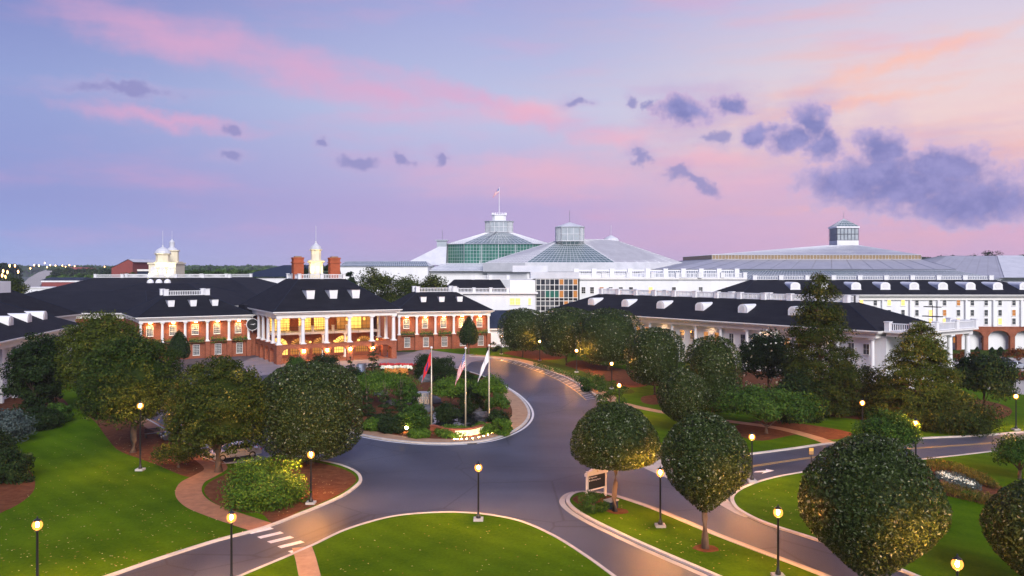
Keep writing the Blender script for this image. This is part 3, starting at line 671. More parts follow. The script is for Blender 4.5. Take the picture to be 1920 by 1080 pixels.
for x in (4.0, 8.2, 12.0, 16.5, 20.2):       # hanging lanterns under both ceilings
    ln = MB().lathe([(.05,0),(.24,.08),(.28,.45),(.1,.62)], 8, (x, 9.0, 7.4)).build('hanging_lantern', 'lit_glass', eh)
    MB().tube([(x,9,8.02),(x,9,8.6)], .02, 4).build('chain', 'black_metal', ln); point_light(ln, (x, 8.9, 7.0), 40)
for x in (3.0, 8, 13, 18, 22.0):
    ln = MB().lathe([(.05,0),(.26,.08),(.26,.3),(.08,.42)], 8, (x, 6.0, 3.3)).build('hanging_lantern', 'lit_glass', eh)
    MB().tube([(x,6,3.72),(x,6,8.6)], .02, 4).build('chain', 'black_metal', ln); point_light(ln, (x, 5.4, 2.7), 80, (1,.50,.16))
for i in range(1, 5):
    sc = MB().box(xs[i]-.16, xs[i]+.16, -.32, -.002, 2.1, 2.65).build('sconce', 'bulb', eh)
    MB().box(xs[i]-.2, xs[i]+.2, -.36, -.001, 2.652, 2.74).build('cap', 'black_metal', sc)
for x in (xs[1]+2.3, xs[2]+2.3, xs[3]+2.3): box_dormer(eh, x, 3.4, 9.95+4.2*.53, 1.9, 1.75, 3.2)
for x in (8.0, 15.8):
    ch = MB().box(x-1.05, x+1.05, 14.8, 16.6, 13.0, 20.2).box(x-1.2, x+1.2, 14.65, 16.75, 19.3, 19.55).box(x-1.15, x+1.15, 14.7, 16.7, 20.202, 20.5).build('chimney', 'lit_chimney_brick', eh)
    MB().box(x-.7, x+.7, 15.1, 16.3, 20.502, 20.75).build('chimney_pot', 'copper', ch)
balustrade(eh, [(7.2,11.4),(16.6,11.4),(16.6,20.8),(7.2,20.8),(7.2,11.4)], 16.0, 1.0, 4.7)
cu = MB().lathe([(1.62,0),(1.62,.5),(1.42,.55),(1.42,3.3),(1.75,3.5),(1.85,3.8),(1.35,4.0)], 8, (12.0,16.2,16.0), R(22.5)).build('cupola', 'cream', eh)
MB().lathe([(1.05,4.0),(1.05,5.9),(1.3,6.05),(1.3,6.25),(.9,6.3)], 8, (12.0,16.2,16.0), R(22.5)).build('cupola_lantern', 'cream', cu)
MB().lathe([(1.25,6.3),(1.0,6.9),(.45,7.3),(.2,7.6),(.22,7.8),(.05,8.0),(.045,11.2)], 10, (12.0,16.2,16.0)).build('spire', 'white_roof', cu)
for k in range(8):
    a = k*math.pi/4; MB().add([(12+1.45*math.cos(a)-.3*math.sin(a)*q, 16.2+1.45*math.sin(a)+.3*math.cos(a)*q, 16+z) for q, z in ((-1,.9),(1,.9),(1,2.7),(-1,2.7))], [(0,1,2,3)]).build('louvre', 'trim', cu)
for dx, dy in ((-2.6,-2.4),(2.6,-2.4)): spot_light(cu, (12+dx, 16.2+dy, 16.3), (12, 16.2, 20.2), 420, 60, (1,.80,.32))

wind_dial(-44.4 + ux_*(-.75) - uy_*18.2, 161 + uy_*(-.75) + ux_*18.2, 6.6, 1.15, ea, 'round black wind dial on bare brick between portico and half hidden wing')
wind_dial(-44.4 + ux_*(WP-2.6) - uy_*18.4, 161 + uy_*(WP-2.6) + ux_*18.4, 6.8, 1.1, ea, 'round black wind dial seen between the portico end columns')

# ================================================================== BRICK WINGS
def brick_wing(name, label, loc, rz, L, D, n, deck, zr, side=0.0, dial=0.0):
    w = thing(name, label, 'building', (*loc, 0), rz)
    roof_parts(w, 0, L, 0, D, 8.6, *deck, zr, over=.7, fh=.6)
    b = L/n
    MB().box(0, L, 1.6, D, 3.3, 7.54).build('upper_wall', 'brick', w)
    MB().box(0, L, .5, D, 0, 3.3).build('lower_wall', 'brick', w)
    for i in range(n+1): 
        x = min(max(i*b, .3), L-.3); column(w, x, .3, 3.42, 7.54, .27)
        MB().box(x-.45, x+.45, -.12, .498, 0, 3.298).build('pier', 'brick', w)
    MB().box(-.1, L+.1, -.2, 1.6, 3.302, 3.418).build('ledge', 'brick', w)
    for i in range(n):
        x = (i+.5)*b
        window(w, x, 1.59, 4.85, 1.15, 1.9, 4, 5, 'dim_glass'); window(w, x, .49, .75, 1.15, 2.0, 4, 6, 'dim_glass')
        MB().box(x-.7, x+.7, 1.45, 1.598, 4.25, 4.35).build('sill_course', 'brick', w)
        sc = MB().box(x-.25, x+.25, .75, .95, 7.3, 7.42).build('downlight', 'bulb', w)
        spot_light(sc, (x, .9, 7.25), (x, 1.9, 4.6), 150, 110, (1,.58,.18))
        MB().box(x-1.5, x+1.5, -.18, .28, 3.42, 3.75).build('planter', 'black_metal', w)
    for x in (L*.3, L*.5, L*.7): box_dormer(w, x, 3.0, 8.6+3.7*.5, 1.5, 1.35, 2.8)
    a0, a1, b0, b1 = deck
    balustrade(w, [(a0+.2,b1-.2),(a0+.2,b0+.2),(a1-.2,b0+.2),(a1-.2,b1-.2)], zr, 1.05, 9.0, .9, post_h=1.35)
    return w, b
wl_a = math.atan2(11.6, 18.8)
lw, bl_ = brick_wing('brick_wing', 'long brick wing with white columns half hidden behind the magnolia row', (-72.6,166.2), wl_a, 21.4, 19, 5, (6.0,14.6,7.6,12.4), 12.55)
MB().box(21.402, 26.5, 1.0, 12, 0, 8.0).build('link_wall', 'brick', lw)
MB().hip(21.402, 27, .4, 13, 8.002, 21.402, 27, 5, 9, 10.4).build('link_roof', 'roof', lw)
rw_a = R(17.6)
rw, br_ = brick_wing('brick_wing', 'brick wing with five lit bays beside the clipped cone tree and small lawn', (-25.2,188.8), rw_a, 21.2, 18, 5, (5.6,14.8,7.0,11.5), 12.7)
MB().box(-4.5, -.002, 2.0, 12, 0, 8.0).build('link_wall', 'brick', rw)

# ================================================================== HALLS BEHIND, LEFT
def hall(name, label, box, ze, deck, zr, wall='white', over=.8, loc=None):
    x0, x1, y0, y1 = box; cx, cy = (x0+x1)/2, y0
    h = thing(name, label, 'building', (cx, cy, 0))
    MB().box(x0-cx, x1-cx, 0, y1-y0, 0, ze-.9).build('wall', wall, h)
    roof_parts(h, x0-cx, x1-cx, 0, y1-y0, ze, deck[0]-cx, deck[1]-cx, deck[2]-cy, deck[3]-cy, zr, over)
    return h, cx, cy
h1, cx, cy = hall('convention_hall', 'dark roofed hall with a long white roof balustrade beneath twin domed towers', (-142,-66,232,300), 8.6, (-128,-86.5,262,284), 15.4)
balustrade(h1, [(-128-cx,262.3-cy),(-86.7-cx,262.3-cy)], 15.4, 1.05, 8.2, .8)
balustrade(h1, [(-128-cx,283.5-cy),(-86.7-cx,283.5-cy)], 15.4, 1.05, 8.2, .8)
h2, cx, cy = hall('convention_hall', 'dark hipped hall with brick wall just behind the tall rounded magnolia', (-121,-79,184,224), 8.6, (-114,-88,205,208), 12.8, 'brick')
h3, cx, cy = hall('convention_hall', 'dark roofed hall with three small white domed vents on its ridge', (-116,-72,212,256), 8.7, (-99,-87,229,233), 14.3, 'brick')
for px in (282, 298, 314):
    x = X_(px, 231)-cx; MB().lathe([(.9,-.3),(.9,.25),(.7,.75),(.35,1.0),(.05,1.08)], 12, (x, 231-cy, 14.3)).build('vent_dome', 'white', h3)
h4, cx, cy = hall('guest_house', 'dark hipped roof with a white chimney block behind the white columned guest house', (-132,-92,150,180), 8.6, (-126,-98,163,167), 13.9)
MB().box(-106-cx, -97.5-cx, 160-cy, 166-cy, 13.5, 15.7).build('chimney_block', 'white', h4)
# twin domed towers
tw = thing('domed_tower', 'square cream tower with round lantern and pale dome, floodlit', 'tower', (X_(313,268), 268, 0))
MB().box(-4.2, 4.2, -3.6, 3.6, 8, 19.6).box(-4.5, 4.5, -3.9, 3.9, 19.602, 20.1).build('base', 'cream', tw)
for x in (-2.7, 0, 2.7):
    pts = [(x-.95, 15.6), (x+.95, 15.6), (x+.95, 18.0)] + [(x+.95*math.cos(t), 18.0+.95*math.sin(t)) for t in np.linspace(.3, math.pi-.3, 6)] + [(x-.95, 18.0)]
    MB().add([(p[0], -3.66, p[1]) for p in pts], [tuple(range(len(pts)))]).build('arched_panel', 'trim', tw)
ln = MB().lathe([(2.35,0),(2.35,.4),(2.05,.5),(2.05,2.4),(2.5,2.6),(2.5,2.9)], 8, (-1.3,0,20.1), R(22.5)).build('lantern', 'cream', tw)
MB().lathe([(2.5,2.902),(2.2,3.6),(1.5,4.3),(.6,4.8),(.25,5.0),(.2,5.5),(.05,5.6),(.04,10)], 14, (-1.3,0,20.1)).build('dome', 'white_roof', ln)
for q in (-2.8, 2.8): spot_light(tw, (q, -6.5, 15.6), (q*.4, -2, 21.5), 1500, 80, (1,.84,.40))
t2 = thing('domed_tower', 'slim cream lantern tower with small pale dome behind the square tower', 'tower', (X_(326,276), 276, 0))
MB().box(-2.2, 2.2, -2.2, 2.2, 8, 20.5).build('base', 'cream', t2)
ln = MB().lathe([(1.5,0),(1.5,3.2),(1.9,3.4),(1.9,3.7)], 8, (0,0,20.5), R(22.5)).build('lantern', 'cream', t2)
MB().lathe([(1.9,3.702),(1.3,4.3),(.75,4.6),(.75,6.0),(.9,6.1),(.5,6.8),(.12,7.2),(.04,7.4),(.03,10)], 12, (-.6,0,20.5)).build('dome', 'white_roof', ln)
spot_light(t2, (1.2, -5.0, 19), (0, 0, 23), 700, 70, (1,.84,.40))

# ================================================================== WHITE GUEST HOUSES
# left, seen along its face
gl = thing('guest_house', 'white two storey guest house with square columns and side dormers by the shrubs', 'building', (-63.9,94.0,0), R(101.4))
MB().box(0, 51.5, 1.2, 22, 0, 7.4).build('wall', 'white', gl)
roof_parts(gl, 0, 51.5, 0, 22, 8.6, 10, 42, 10, 12, 13.4, over=.9)
for i in range(11):
    x = .6+5.0*i; MB().box(x-.3, x+.3, .1, .7, 0, 7.38).build('column', 'white', gl)
    if i < 10:
        window(gl, x+2.5, 1.19, 4.6, 1.1, 1.7, 2, 2, 'amber_glass' if i in (2,4,6) else 'dim_glass'); window(gl, x+2.5, 1.19, 1.0, 1.1, 1.8, 2, 2, 'dim_glass')
for x in (22, 29.5, 37, 44.0): barrel_dormer(gl, x, 2.2, 8.6+3.1*.40, 1.9, 1.5, 4.2)
for i in range(0, 10, 2):
    sf = MB().lathe([(.14,0),(.14,.08),(.05,.1)], 8, (5.6+5.0*i if i else 3.1, .55, 7.28)).build('soffit_light', 'lit_glass', gl); spot_light(sf, (5.6+5.0*i if i else 3.1, .5, 7.2), (5.6+5.0*i if i else 3.1, 1.6, 3.5), 40, 140, (1,.66,.34))
# right, with end portico
wra = math.atan2(-64.6, 46.6); LR = 79.6
gr = thing('guest_house', 'long white guest house with dark dormered roof behind the clipped magnolias', 'building', (9.2,195.4,0), wra)
MB().box(0, LR, 1.4, 16.4, 0, 7.6).build('wall', 'white', gr)
roof_parts(gr, 0, LR, 0, 17, 8.6, 8, 70, 7.4, 10.4, 12.4, over=1.0)
balustrade(gr, [(8.3,7.7),(69.7,7.7),(69.7,10.1)], 12.4, 1.15, 5.6, .9)
balustrade(gr, [(8.3,10.1),(69.7,10.1)], 12.4, 1.15, 8.8, .9, bal=.5)
for i in range(14):
    x = .8+6.0*i
    if x < LR: column(gr, x, .45, 0, 7.38, .3)
    if i < 13:
        for q in (1.8, 4.4):
            window(gr, x+q, 1.39, 4.7, 1.0, 1.6, 2, 2, 'amber_glass' if (i*2+int(q)) % 3 == 0 else 'dim_glass'); window(gr, x+q, 1.39, 1.1, 1.0, 1.8, 2, 2, 'dim_glass')
for px, d in ((1108,186),(1172,176),(1238,166.5),(1312,156.5),(1393,147.5),(1486,139)):
    # place along the roof by its bearing
    best = min(np.arange(4, 79, .25), key=lambda s: abs(960+FPX*(9.2+s*math.cos(wra)-2.4*math.sin(wra))/(195.4+s*math.sin(wra)+2.4*math.cos(wra))-px))
    barrel_dormer(gr, float(best), 2.4, 8.6+3.4*.40, 2.1, 1.75, 4.6)
for i in range(1, 13, 2):
    sf = MB().lathe([(.14,0),(.14,.08),(.05,.1)], 8, (6.0*i+3.9, .6, 7.28)).build('soffit_light', 'lit_glass', gr); spot_light(sf, (6.0*i+3.9, .5, 7.2), (6.0*i+3.9, 1.8, 4.0), 34, 140, (1,.62,.34))
# end portico
MB().box(LR+1.1, LR+5.4, 1.0, 19.0, 7.75, 8.35).box(LR+1.1, LR+6.0, .4, 19.6, 8.352, 8.58).build('porch_roof', 'trim', gr)
for y in (1.6, 18.4): column(gr, LR+4.8, y, 0, 7.74, .42)
for y in (7.2, 12.8): column(gr, LR+4.8, y, 0, 7.74, .42)
MB().box(LR+.002, LR+.9, 1.4, 3.6, 0, 7.7).build('pier', 'white', gr)
balustrade(gr, [(LR+1.5,.9),(LR+5.6,.9),(LR+5.6,19.1),(LR+1.5,19.1)], 8.58, 1.3, 5.5, .8)
for y in (4.5, 8, 11.5, 15):
    for z in (4.6, 1.1): window(gr, LR+.005, y, z, 1.1, 1.7, 2, 2, 'dim_glass', rz=R(90))
mst = MB().tube([(LR+3, 11, 8.6), (LR+3, 11, 12.4)], .05, 6).box(LR+1.7, LR+4.3, 10.7, 11.3, 12.0, 12.14).box(LR+1.5, LR+4.5, 10.6, 11.4, 10.5, 10.64).build('mast', 'black_metal', gr)

# far right range over a brick arcade
WX0, WX1, WD = X_(1395,190), 124.0, 190.0
gk = thing('guest_range', 'long five storey white range standing on a red brick arcade', 'building', (WX0, WD, 0)); LK = WX1-WX0
MB().box(0, LK, 1.8, 24, 0, 5.0).build('lower_wall', 'white', gk); MB().box(0, LK, .3, 24, 5.0, 11.3).build('wall', 'white', gk)
roof_parts(gk, 0, LK, 0, 24, 12.35, 5.5, LK-11, 11, 14, 15.5, over=.8)
aw = MB(); arch_wall(aw, 0, LK, 0, .8, 0, 5.0, [(X_(1823.7,WD)-WX0+5.95*k, 2.45, 3.0, 1.35) for k in range(-8, 4)]); aw.box(-.1, LK+.1, -.1, .298, 5.002, 5.25); aw.build('arcade', 'brick', gk)
k = 0; x = X_(1642,WD)-WX0
xsW = [x+3.09*i for i in range(-9, 15)]
lits = {3, 5, 9, 12, 17, 20, 24, 30, 37, 41, 44, 52, 56, 60, 63}
for i, x in enumerate(xsW):
    if not 1 < x < LK-1: continue
    for j, z in enumerate((9.95, 7.65, 5.75)):
        window(gk, x, .29, z, .75, 1.3, 1, 2, 'lit_glass' if (i*3+j) % 64 in lits and j != 1 or (i*5+j) % 11 == 0 else ('amber_glass' if (i+j) % 5 == 0 else 'dim_glass'), frame='trim')
    if i % 2: 
        for z in (3.6, 1.5): window(gk, x, 1.79, z, .8, 1.2, 1, 2, 'amber_glass' if i % 3 == 0 else 'dim_glass')
    if i % 2 == 0:
        MB().box(x-1.75, x-1.3, -.25, .298, 5.252, 11.1).build('pilaster', 'white', gk)
    else: MB().tube([(x+1.4,.2,5.3),(x+1.4,.2,11.2)], .06, 5).build('downpipe', 'grey_metal', gk)
for px in (1492,1545,1606,1661,1715,1769,1821,1872,1922): barrel_dormer(gk, X_(px,193)-WX0, 3.2, 12.35+4*.265, 2.2, 1.7, 6.0)
balustrade(gk, [(5.5,11.2),(LK-11.2,11.2)], 15.5, 1.0, 6.1, 1.0, bal=.4)
# white block with a roof terrace
wb = thing('white_block', 'plain white block with one row of small windows and a roof terrace', 'building', (17.6, 225, 0))
MB().box(0, 26, 0, 22, 0, 15.3).box(26.002, 44, .8, 22, 0, 15.3).build('wall', 'white', wb)
MB().box(-.5, 26.4, -.5, 22.4, 15.302, 15.75).box(26.402, 44.5, .3, 22.4, 15.302, 15.72).build('cornice', 'trim', wb)
balustrade(wb, [(0,0),(26,0),(44,.9)], 15.76, 1.3, 6.2, 1.0); balustrade(wb, [(0,9),(44,9)], 15.76, 2.2, 5.0, 1.2, bal=.5)
for i, px in enumerate((1094,1110,1128,1145,1164,1183,1220,1263.5,1315,1366)):
    x = X_(px,225)-17.6; window(wb, x, -.01 if x < 26 else .79, 11.7, .95, 1.6, 2, 3, ('dark_glass','dark_glass','amber_glass','dim_glass','dark_glass','dark_glass','lit_glass','dark_glass','dim_glass','amber_glass')[i])
    window(wb, x, -.01 if x < 26 else .79, 7.6, .95, 1.6, 2, 3, 'lit_glass' if i in (0,3) else 'dim_glass')
# glass stair hall, one pane object each
gs = thing('glass_stair_hall', 'glazed stair hall of many panes between two white blocks', 'building', (X_(1005,219), 219, 0)); GW = X_(1083,219)-X_(1005,219)
MB().box(-.5, GW+.6, 1.0, 14, 0, 15.6).build('core', 'sign_black', gs); MB().box(-1.4, GW+.3, -.3, 14, 15.62, 17.3).box(-6, 3.2, 6, 14, 17.302, 19.0).build('parapet', 'white_roof', gs)
nx, zz = 9, [1.0, 3.0, 5.0, 6.4, 7.3, 8.6, 9.9, 10.7, 12.6, 14.0, 15.5]
for i in range(nx):
    for j in range(len(zz)-1):
        gm = 'dark_glass' if j in (6,) else random.choice(['dim_glass','dark_glass','dark_glass','dim_glass'] if i not in (5,6,8) else ['amber_glass','dim_glass','amber_glass','dark_glass'])
        if i in (2,3,4) and j == 7: gm = 'teal_glass'
        x0, x1 = GW*i/nx, GW*(i+1)/nx; key = ('gp', j, gm)
        if key not in _wc:
            me = bpy.data.meshes.new('pane'); me.from_pydata([(0,0,0),(GW/nx,0,0),(GW/nx,0,zz[j+1]-zz[j]),(0,0,zz[j+1]-zz[j])], [], [(0,1,2,3)]); me.materials.append(MAT[gm]); _wc[key] = me
        o = link('pane', _wc[key], None, gs); o.location = (x0, 0, zz[j])
gb = MB()
for i in range(nx+1): gb.box(GW*i/nx-.07, GW*i/nx+.07, -.14, .10, 1.0, 15.6)
for z in zz: gb.box(-.1, GW+.1, -.12, .08, z-.07, z+.07)
gb.build('mullions', 'trim', gs)
# white block left of the stair hall
wm = thing('white_block', 'white block with a yellow lit window pair beside the glazed stair hall', 'building', (X_(868,212), 212, 0)); MW = X_(1004,212)-X_(868,212)
MB().box(0, MW, 0, 16, 0, 11.9).box(MW*.65, MW, 3, 16, 11.902, 15.3).build('wall', 'white', wm); MB().box(-2.6, MW+.6, -.7, 16, 11.904, 12.25).build('cornice', 'trim', wm)
balustrade(wm, [(-1.5,.2),(MW*.62,.2)], 12.26, 1.1, 4.6, .7)
for x, z in ((X_(960.5,212)-X_(868,212), 9.2), (X_(971,212)-X_(868,212), 9.2), (X_(993,212)-X_(868,212), 9.2), (X_(960.5,212)-X_(868,212), 5.6), (X_(971,212)-X_(868,212), 5.6)):
    window(wm, x, -.01, z, 1.15 if x < 15 else .6, 1.6, 2, 2, 'lit_glass')
MB().hip(-6, MW*.6, 5, 26, 12.26, -3, MW*.5, 11, 16, 15.3).build('roof', 'roof', wm)
balustrade(wm, [(2,11),(MW*.62,11)], 15.3, 1.1, 4.4, .8)
lk_ = thing('link_passage', 'low passage with a steep blue slate roof beside the brick wing', 'building', (-6.6, 197.5, 0))
MB().box(0, 9.5, 0, 8, 0, 4.2).build('wall', 'white', lk_); MB().hip(-.6, 10.1, -.6, 8.6, 4.202, 0, 9.8, 4.2, 5.5, 8.3).build('roof', 'slate', lk_); MB().box(-.7, 10.2, -.72, -.602, 4.0, 4.3).build('gutter', 'trim', lk_)

# ================================================================== GLASSHOUSES
def poly_roof(parent, base, top, z0, z1, mats, name='slope', bars=None):
    """sloping faces between two rings; each face is a part; bars: per face (nu, nv, width, mat)"""
    n = len(base)
    for i in range(n):
        j = (i+1) % n; a, b, c, d = (*base[i], z0), (*base[j], z0), (*top[j], z1), (*top[i], z1)
        f = [a, b, c] if (Vector(c)-Vector(d)).length < .05 else [a, b, c, d]
        o = MB().add(f, [tuple(range(len(f)))]).build(name, mats[i % len(mats)], parent)
        if bars and bars[i % len(bars)]:
            nu, nv, w, bm = bars[i % len(bars)]; MB().gridbars(a, b, c, d, nu, nv, w).build('glazing_bars', bm, o)
def ring(cx, cy, hx, hy, ch): return [(cx-hx+ch,cy-hy),(cx+hx-ch,cy-hy),(cx+hx,cy-hy+ch),(cx+hx,cy+hy-ch),(cx+hx-ch,cy+hy),(cx-hx+ch,cy+hy),(cx-hx,cy+hy-ch),(cx-hx,cy-hy+ch)]
# domed atrium with flag
DA = 322.0; ax = X_(936, DA+19)
at_ = thing('domed_atrium', 'great glass drum under a white roof crowned by a lantern flying a flag', 'building', (ax, DA+19, 0))
r0 = ring(0, 0, 19.5, 19, 6.5); zb, zt = Z_(495, DA), Z_(457, DA)
for i in range(8):
    a, b = r0[i], r0[(i+1) % 8]; L = math.dist(a, b)
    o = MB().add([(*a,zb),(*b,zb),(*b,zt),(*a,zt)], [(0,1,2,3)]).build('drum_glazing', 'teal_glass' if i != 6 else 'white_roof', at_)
    if i in (0,1,7,6): MB().gridbars((*a,zb),(*b,zb),(*b,zt),(*a,zt), max(2,int(L/1.15)), 6, .075).gridbars((*a,zb),(*b,zb),(*b,zt),(*a,zt), max(1,int(L/6.5)), 1, .2).build('glazing_bars', 'white_roof', o)
rt = [(x*.29, y*.29) for x, y in r0]; zl = Z_(436, DA+13)
poly_roof(at_, [(x*1.03, y*1.03) for x, y in r0], rt, zt+.02, zl, ['glass_roof','ribbed_roof','ribbed_roof','white_roof','white_roof','white_roof','ribbed_roof','ribbed_roof'], 'roof_slope', [(16,7,.10,'white_roof'),(8,9,.12,'white'),(8,9,.12,'white'),None,None,None,(8,9,.12,'white'),(8,9,.12,'white')])
lt = MB().prism(ring(0,0,3.4,3.4,1.2), zl-3.2, zl+.2, ring(0,0,5.4,5.4,2.0)).build('lantern_foot', 'glass_roof', at_)
MB().prism(ring(0,0,5.4,5.4,2.0), zl+.202, zl+4.4).prism(ring(0,0,5.8,5.8,2.1), zl+4.402, zl+4.7).build('lantern', 'lantern_glass', at_)
q = ring(0,0,5.46,5.46,2.0); g = MB()
for i in (5,6,7,0,1,2): g.gridbars((*q[i],zl+.3),(*q[(i+1)%8],zl+.3),(*q[(i+1)%8],zl+4.3),(*q[i],zl+4.3), 4, 2, .13)
g.build('glazing_bars', 'white', lt)
cr = MB().prism(ring(0,0,2.7,2.7,1.0), zl+4.702, zl+7.0).prism(ring(0,0,3.0,3.0,1.1), zl+7.002, zl+7.3).build('crown', 'white', at_)
fr = MB()
for i in range(24):
    t = i*math.pi/12; fr.box(2.9*math.cos(t)-.12, 2.9*math.cos(t)+.12, 2.9*math.sin(t)-.12, 2.9*math.sin(t)+.12, zl+7.302, zl+8.1)
fr.build('cresting', 'white', cr)
MB().bar((-6,-16.5,zt+.8),(-1,-5.6,zl+.3),.35).bar((-7.2,-19.2,zb-.5),(-6,-17.3,zt+.8),.3).build('access_ladder', 'grey_metal', at_)
# skirts, side lantern and lower halls of the atrium
sk = [(-46-ax,-34),(62-ax,-34),(72-ax,-20),(72-ax,24),(-46-ax,24)]
MB().prism([(-30-ax,-33),(66-ax,-33),(66-ax,30),(-30-ax,30)], 0, 17.4).build('base_wall', 'white', at_)
poly_roof(at_, [(-32-ax,-35),(68-ax,-35),(68-ax,32),(-32-ax,32)], [(-20,-19.6),(30,-19.6),(30,19.6),(-20,19.6)], 17.42, zb+.3, ['white_roof'], 'skirt_roof', [(40,3,.06,'white'),None,None,(20,8,.08,'metal_roof')])
sl = MB().box(-23.5,-19.8,-16,-11,zb-.5,zt+1.2).box(-24,-19.3,-16.5,-10.5,zt+1.202,zt+1.6).build('side_lantern', 'lantern_glass', at_)
MB().tube([(-21.6,-13.5,zt+1.6),(-21.6,-13.5,zt+5.4)], .07, 4).build('finial', 'grey_metal', sl)
MB().hip(-36,-19.7,-22,6,zb-.4,-20.6,-19.8,-15,-2,zb+7.8).build('side_roof', 'white_roof', at_)
gh = thing('glasshouse_hall', 'low white hall with a long green glazed roof behind the trees', 'building', (X_(720,302), 302, 0))
MB().box(-15.5, 15.5, 0, 20, 0, Z_(500,302)).build('wall', 'white', gh)
z0_, z1_ = Z_(499.5,302), Z_(490,310); poly_roof(gh, [(-15.8,-.5),(16,-.5),(16,20.5),(-15.8,20.5)], [(-15.4,9),(14,9),(14,11),(-15.4,11)], z0_+.05, z1_, ['glass_roof','white_roof','white_roof','white_roof'], 'roof_slope', [(44,3,.07,'white_roof'),None,None,None])
# pyramid atrium
DB = 296.0; bx = X_(1067, DB+20)
pb = thing('pyramid_atrium', 'wide glazed pyramid roof crowned by a boxy glass lantern on a tapered foot', 'building', (bx, DB+20, 0))
ze, zr = Z_(492, DB), Z_(449, DB+20)
base = [(X_(910,DB+8)-bx,-10),(X_(987,DB)-bx,-20),(X_(1153,DB)-bx,-20),(X_(1281,DB+14)-bx,-4),(X_(1281,DB+14)-bx,34),(X_(910,DB+8)-bx,34)]
top = [(-3.5,-1),(-3.2,-2),(3.2,-2),(17,2),(17,8),(-3.5,6)]
poly_roof(pb, base, top, ze, zr, ['ribbed_roof','glass_roof','ribbed_roof','ribbed_roof','ribbed_roof','ribbed_roof'], 'roof_slope', [(12,14,.09,'white'),(20,12,.08,'white_roof'),(6,18,.13,'white'),(4,16,.13,'white'),None,None])
MB().prism([(p[0]*1.03, p[1]*1.05) for p in base], ze-3.2, ze-.02).build('eaves_band', 'white_roof', pb); MB().prism([(p[0]*.98, p[1]*.98) for p in base], 0, ze-3.202).build('wall', 'white', pb)
lz = Z_(454, DB+18); lf = MB().prism(ring(0,-3,2.6,2.6,.8), lz-3.6, lz+.2, ring(0,-3,5.0,5.0,1.8)).build('lantern_foot', 'glass_roof', pb)
MB().prism(ring(0,-3,5.0,5.0,1.8), lz+.202, lz+5.2).prism(ring(0,-3,5.3,5.3,1.9), lz+5.202, lz+5.5).build('lantern', 'lantern_glass', pb)
g = MB(); q = ring(0,-3,5.06,5.06,1.8); q2 = ring(0,-3,2.66,2.66,.8)
for i in (6,7,0,1,2):
    g.gridbars((*q[i],lz+.3),(*q[(i+1)%8],lz+.3),(*q[(i+1)%8],lz+5.1),(*q[i],lz+5.1), 3, 2, .13)
    g.gridbars((*q2[i],lz-3.6),(*q2[(i+1)%8],lz-3.6),(*q[(i+1)%8],lz+.2),(*q[i],lz+.2), 4, 3, .08)
g.build('glazing_bars', 'white', lf)
MB().prism(ring(0,-3,5.2,5.2,1.9), lz+5.502, lz+7.2, ring(0,-3,.3,.3,.1)).build('lantern_roof', 'white_roof', pb)
MB().tube([(0,-3,lz+7),(0,-3,lz+11.5)], .08, 4).build('finial', 'grey_metal', pb)
MB().lathe([(3.2,-.6),(2.6,.5),(.3,1.7)], 12, (16,4,zr)).tube([(16,4,zr+1.6),(16,4,zr+5.5)], .07, 4).build('ridge_cap', 'white_roof', pb)
# conservatory with stepped roof
cn = thing('conservatory', 'broad stepped metal roofed conservatory with a square glazed lantern on top', 'building', (X_(1582,314), 314, 0)); ox, oy = X_(1582,314), 314
def rr_(x0, x1, y0, y1): return [(x0-ox,y0-oy),(x1-ox,y0-oy),(x1-ox,y1-oy),(x0-ox,y1-oy)]
u0 = rr_(X_(1335,290),X_(1727,290),290,340); u1 = rr_(X_(1552,308),X_(1612,308),308,320); l0 = rr_(X_(1250,274),X_(1792,274),274,356); s0 = rr_(X_(1180,258),X_(1880,258),258,372)
zu0, zu1, zb0, zl0, zs0 = Z_(478,290), Z_(460,308), Z_(486,290), Z_(505,274), Z_(524,258)
poly_roof(cn, u0, u1, zu0, zu1, ['metal_roof','glass_roof','metal_roof','white_roof'], 'upper_slope', [(60,3,.05,'white_roof'),(20,6,.06,'white_roof'),None,(24,6,.06,'white_roof')])
MB().prism([(p[0]*.998, p[1]*.998) for p in u0], zb0, zu0-.01).build('clerestory', 'copper', cn)
g = MB().gridbars((*u0[0],zb0),(*u0[1],zb0),(*u0[1],zu0),(*u0[0],zu0), 64, 1, .09); g.v = [(v[0], v[1]-.12, v[2]) for v in g.v]; g.build('clerestory_bars', 'trim', cn)
poly_roof(cn, l0, u0, zl0, zb0-.02, ['metal_roof'], 'lower_slope', [(14,1,.14,'grey_metal'),(10,1,.12,'grey_metal'),None,(10,1,.12,'grey_metal')])
poly_roof(cn, s0, [(p[0]*1.002, p[1]*1.002) for p in l0], zs0, zl0-.35, ['glass_roof','metal_roof','metal_roof','white_roof'], 'skirt_slope', [(110,2,.05,'white_roof'),(24,2,.06,'white_roof'),None,(24,2,.06,'white_roof')])
MB().prism([(p[0]*.99, p[1]*.99) for p in s0], 0, zs0-.05).build('wall', 'white', cn)
zc = [Z_(y, 309) for y in (461, 450, 427, 409)]; hw = 3.9
cl_ = MB().box(-hw,hw,-hw,hw,zc[0]-1.5,zc[1]).build('lantern_base', 'white', cn); MB().box(-hw+.15,hw-.15,-hw+.15,hw-.15,zc[1]+.002,zc[2]).build('lantern_glazing', 'lantern_glass', cn)
g = MB().gridbars((-hw,-hw,zc[1]),(hw,-hw,zc[1]),(hw,-hw,zc[2]),(-hw,-hw,zc[2]), 6, 2, .16).gridbars((-hw,hw,zc[1]),(-hw,-hw,zc[1]),(-hw,-hw,zc[2]),(-hw,hw,zc[2]), 6, 2, .16).build('lantern_bars', 'grey_metal', cl_)
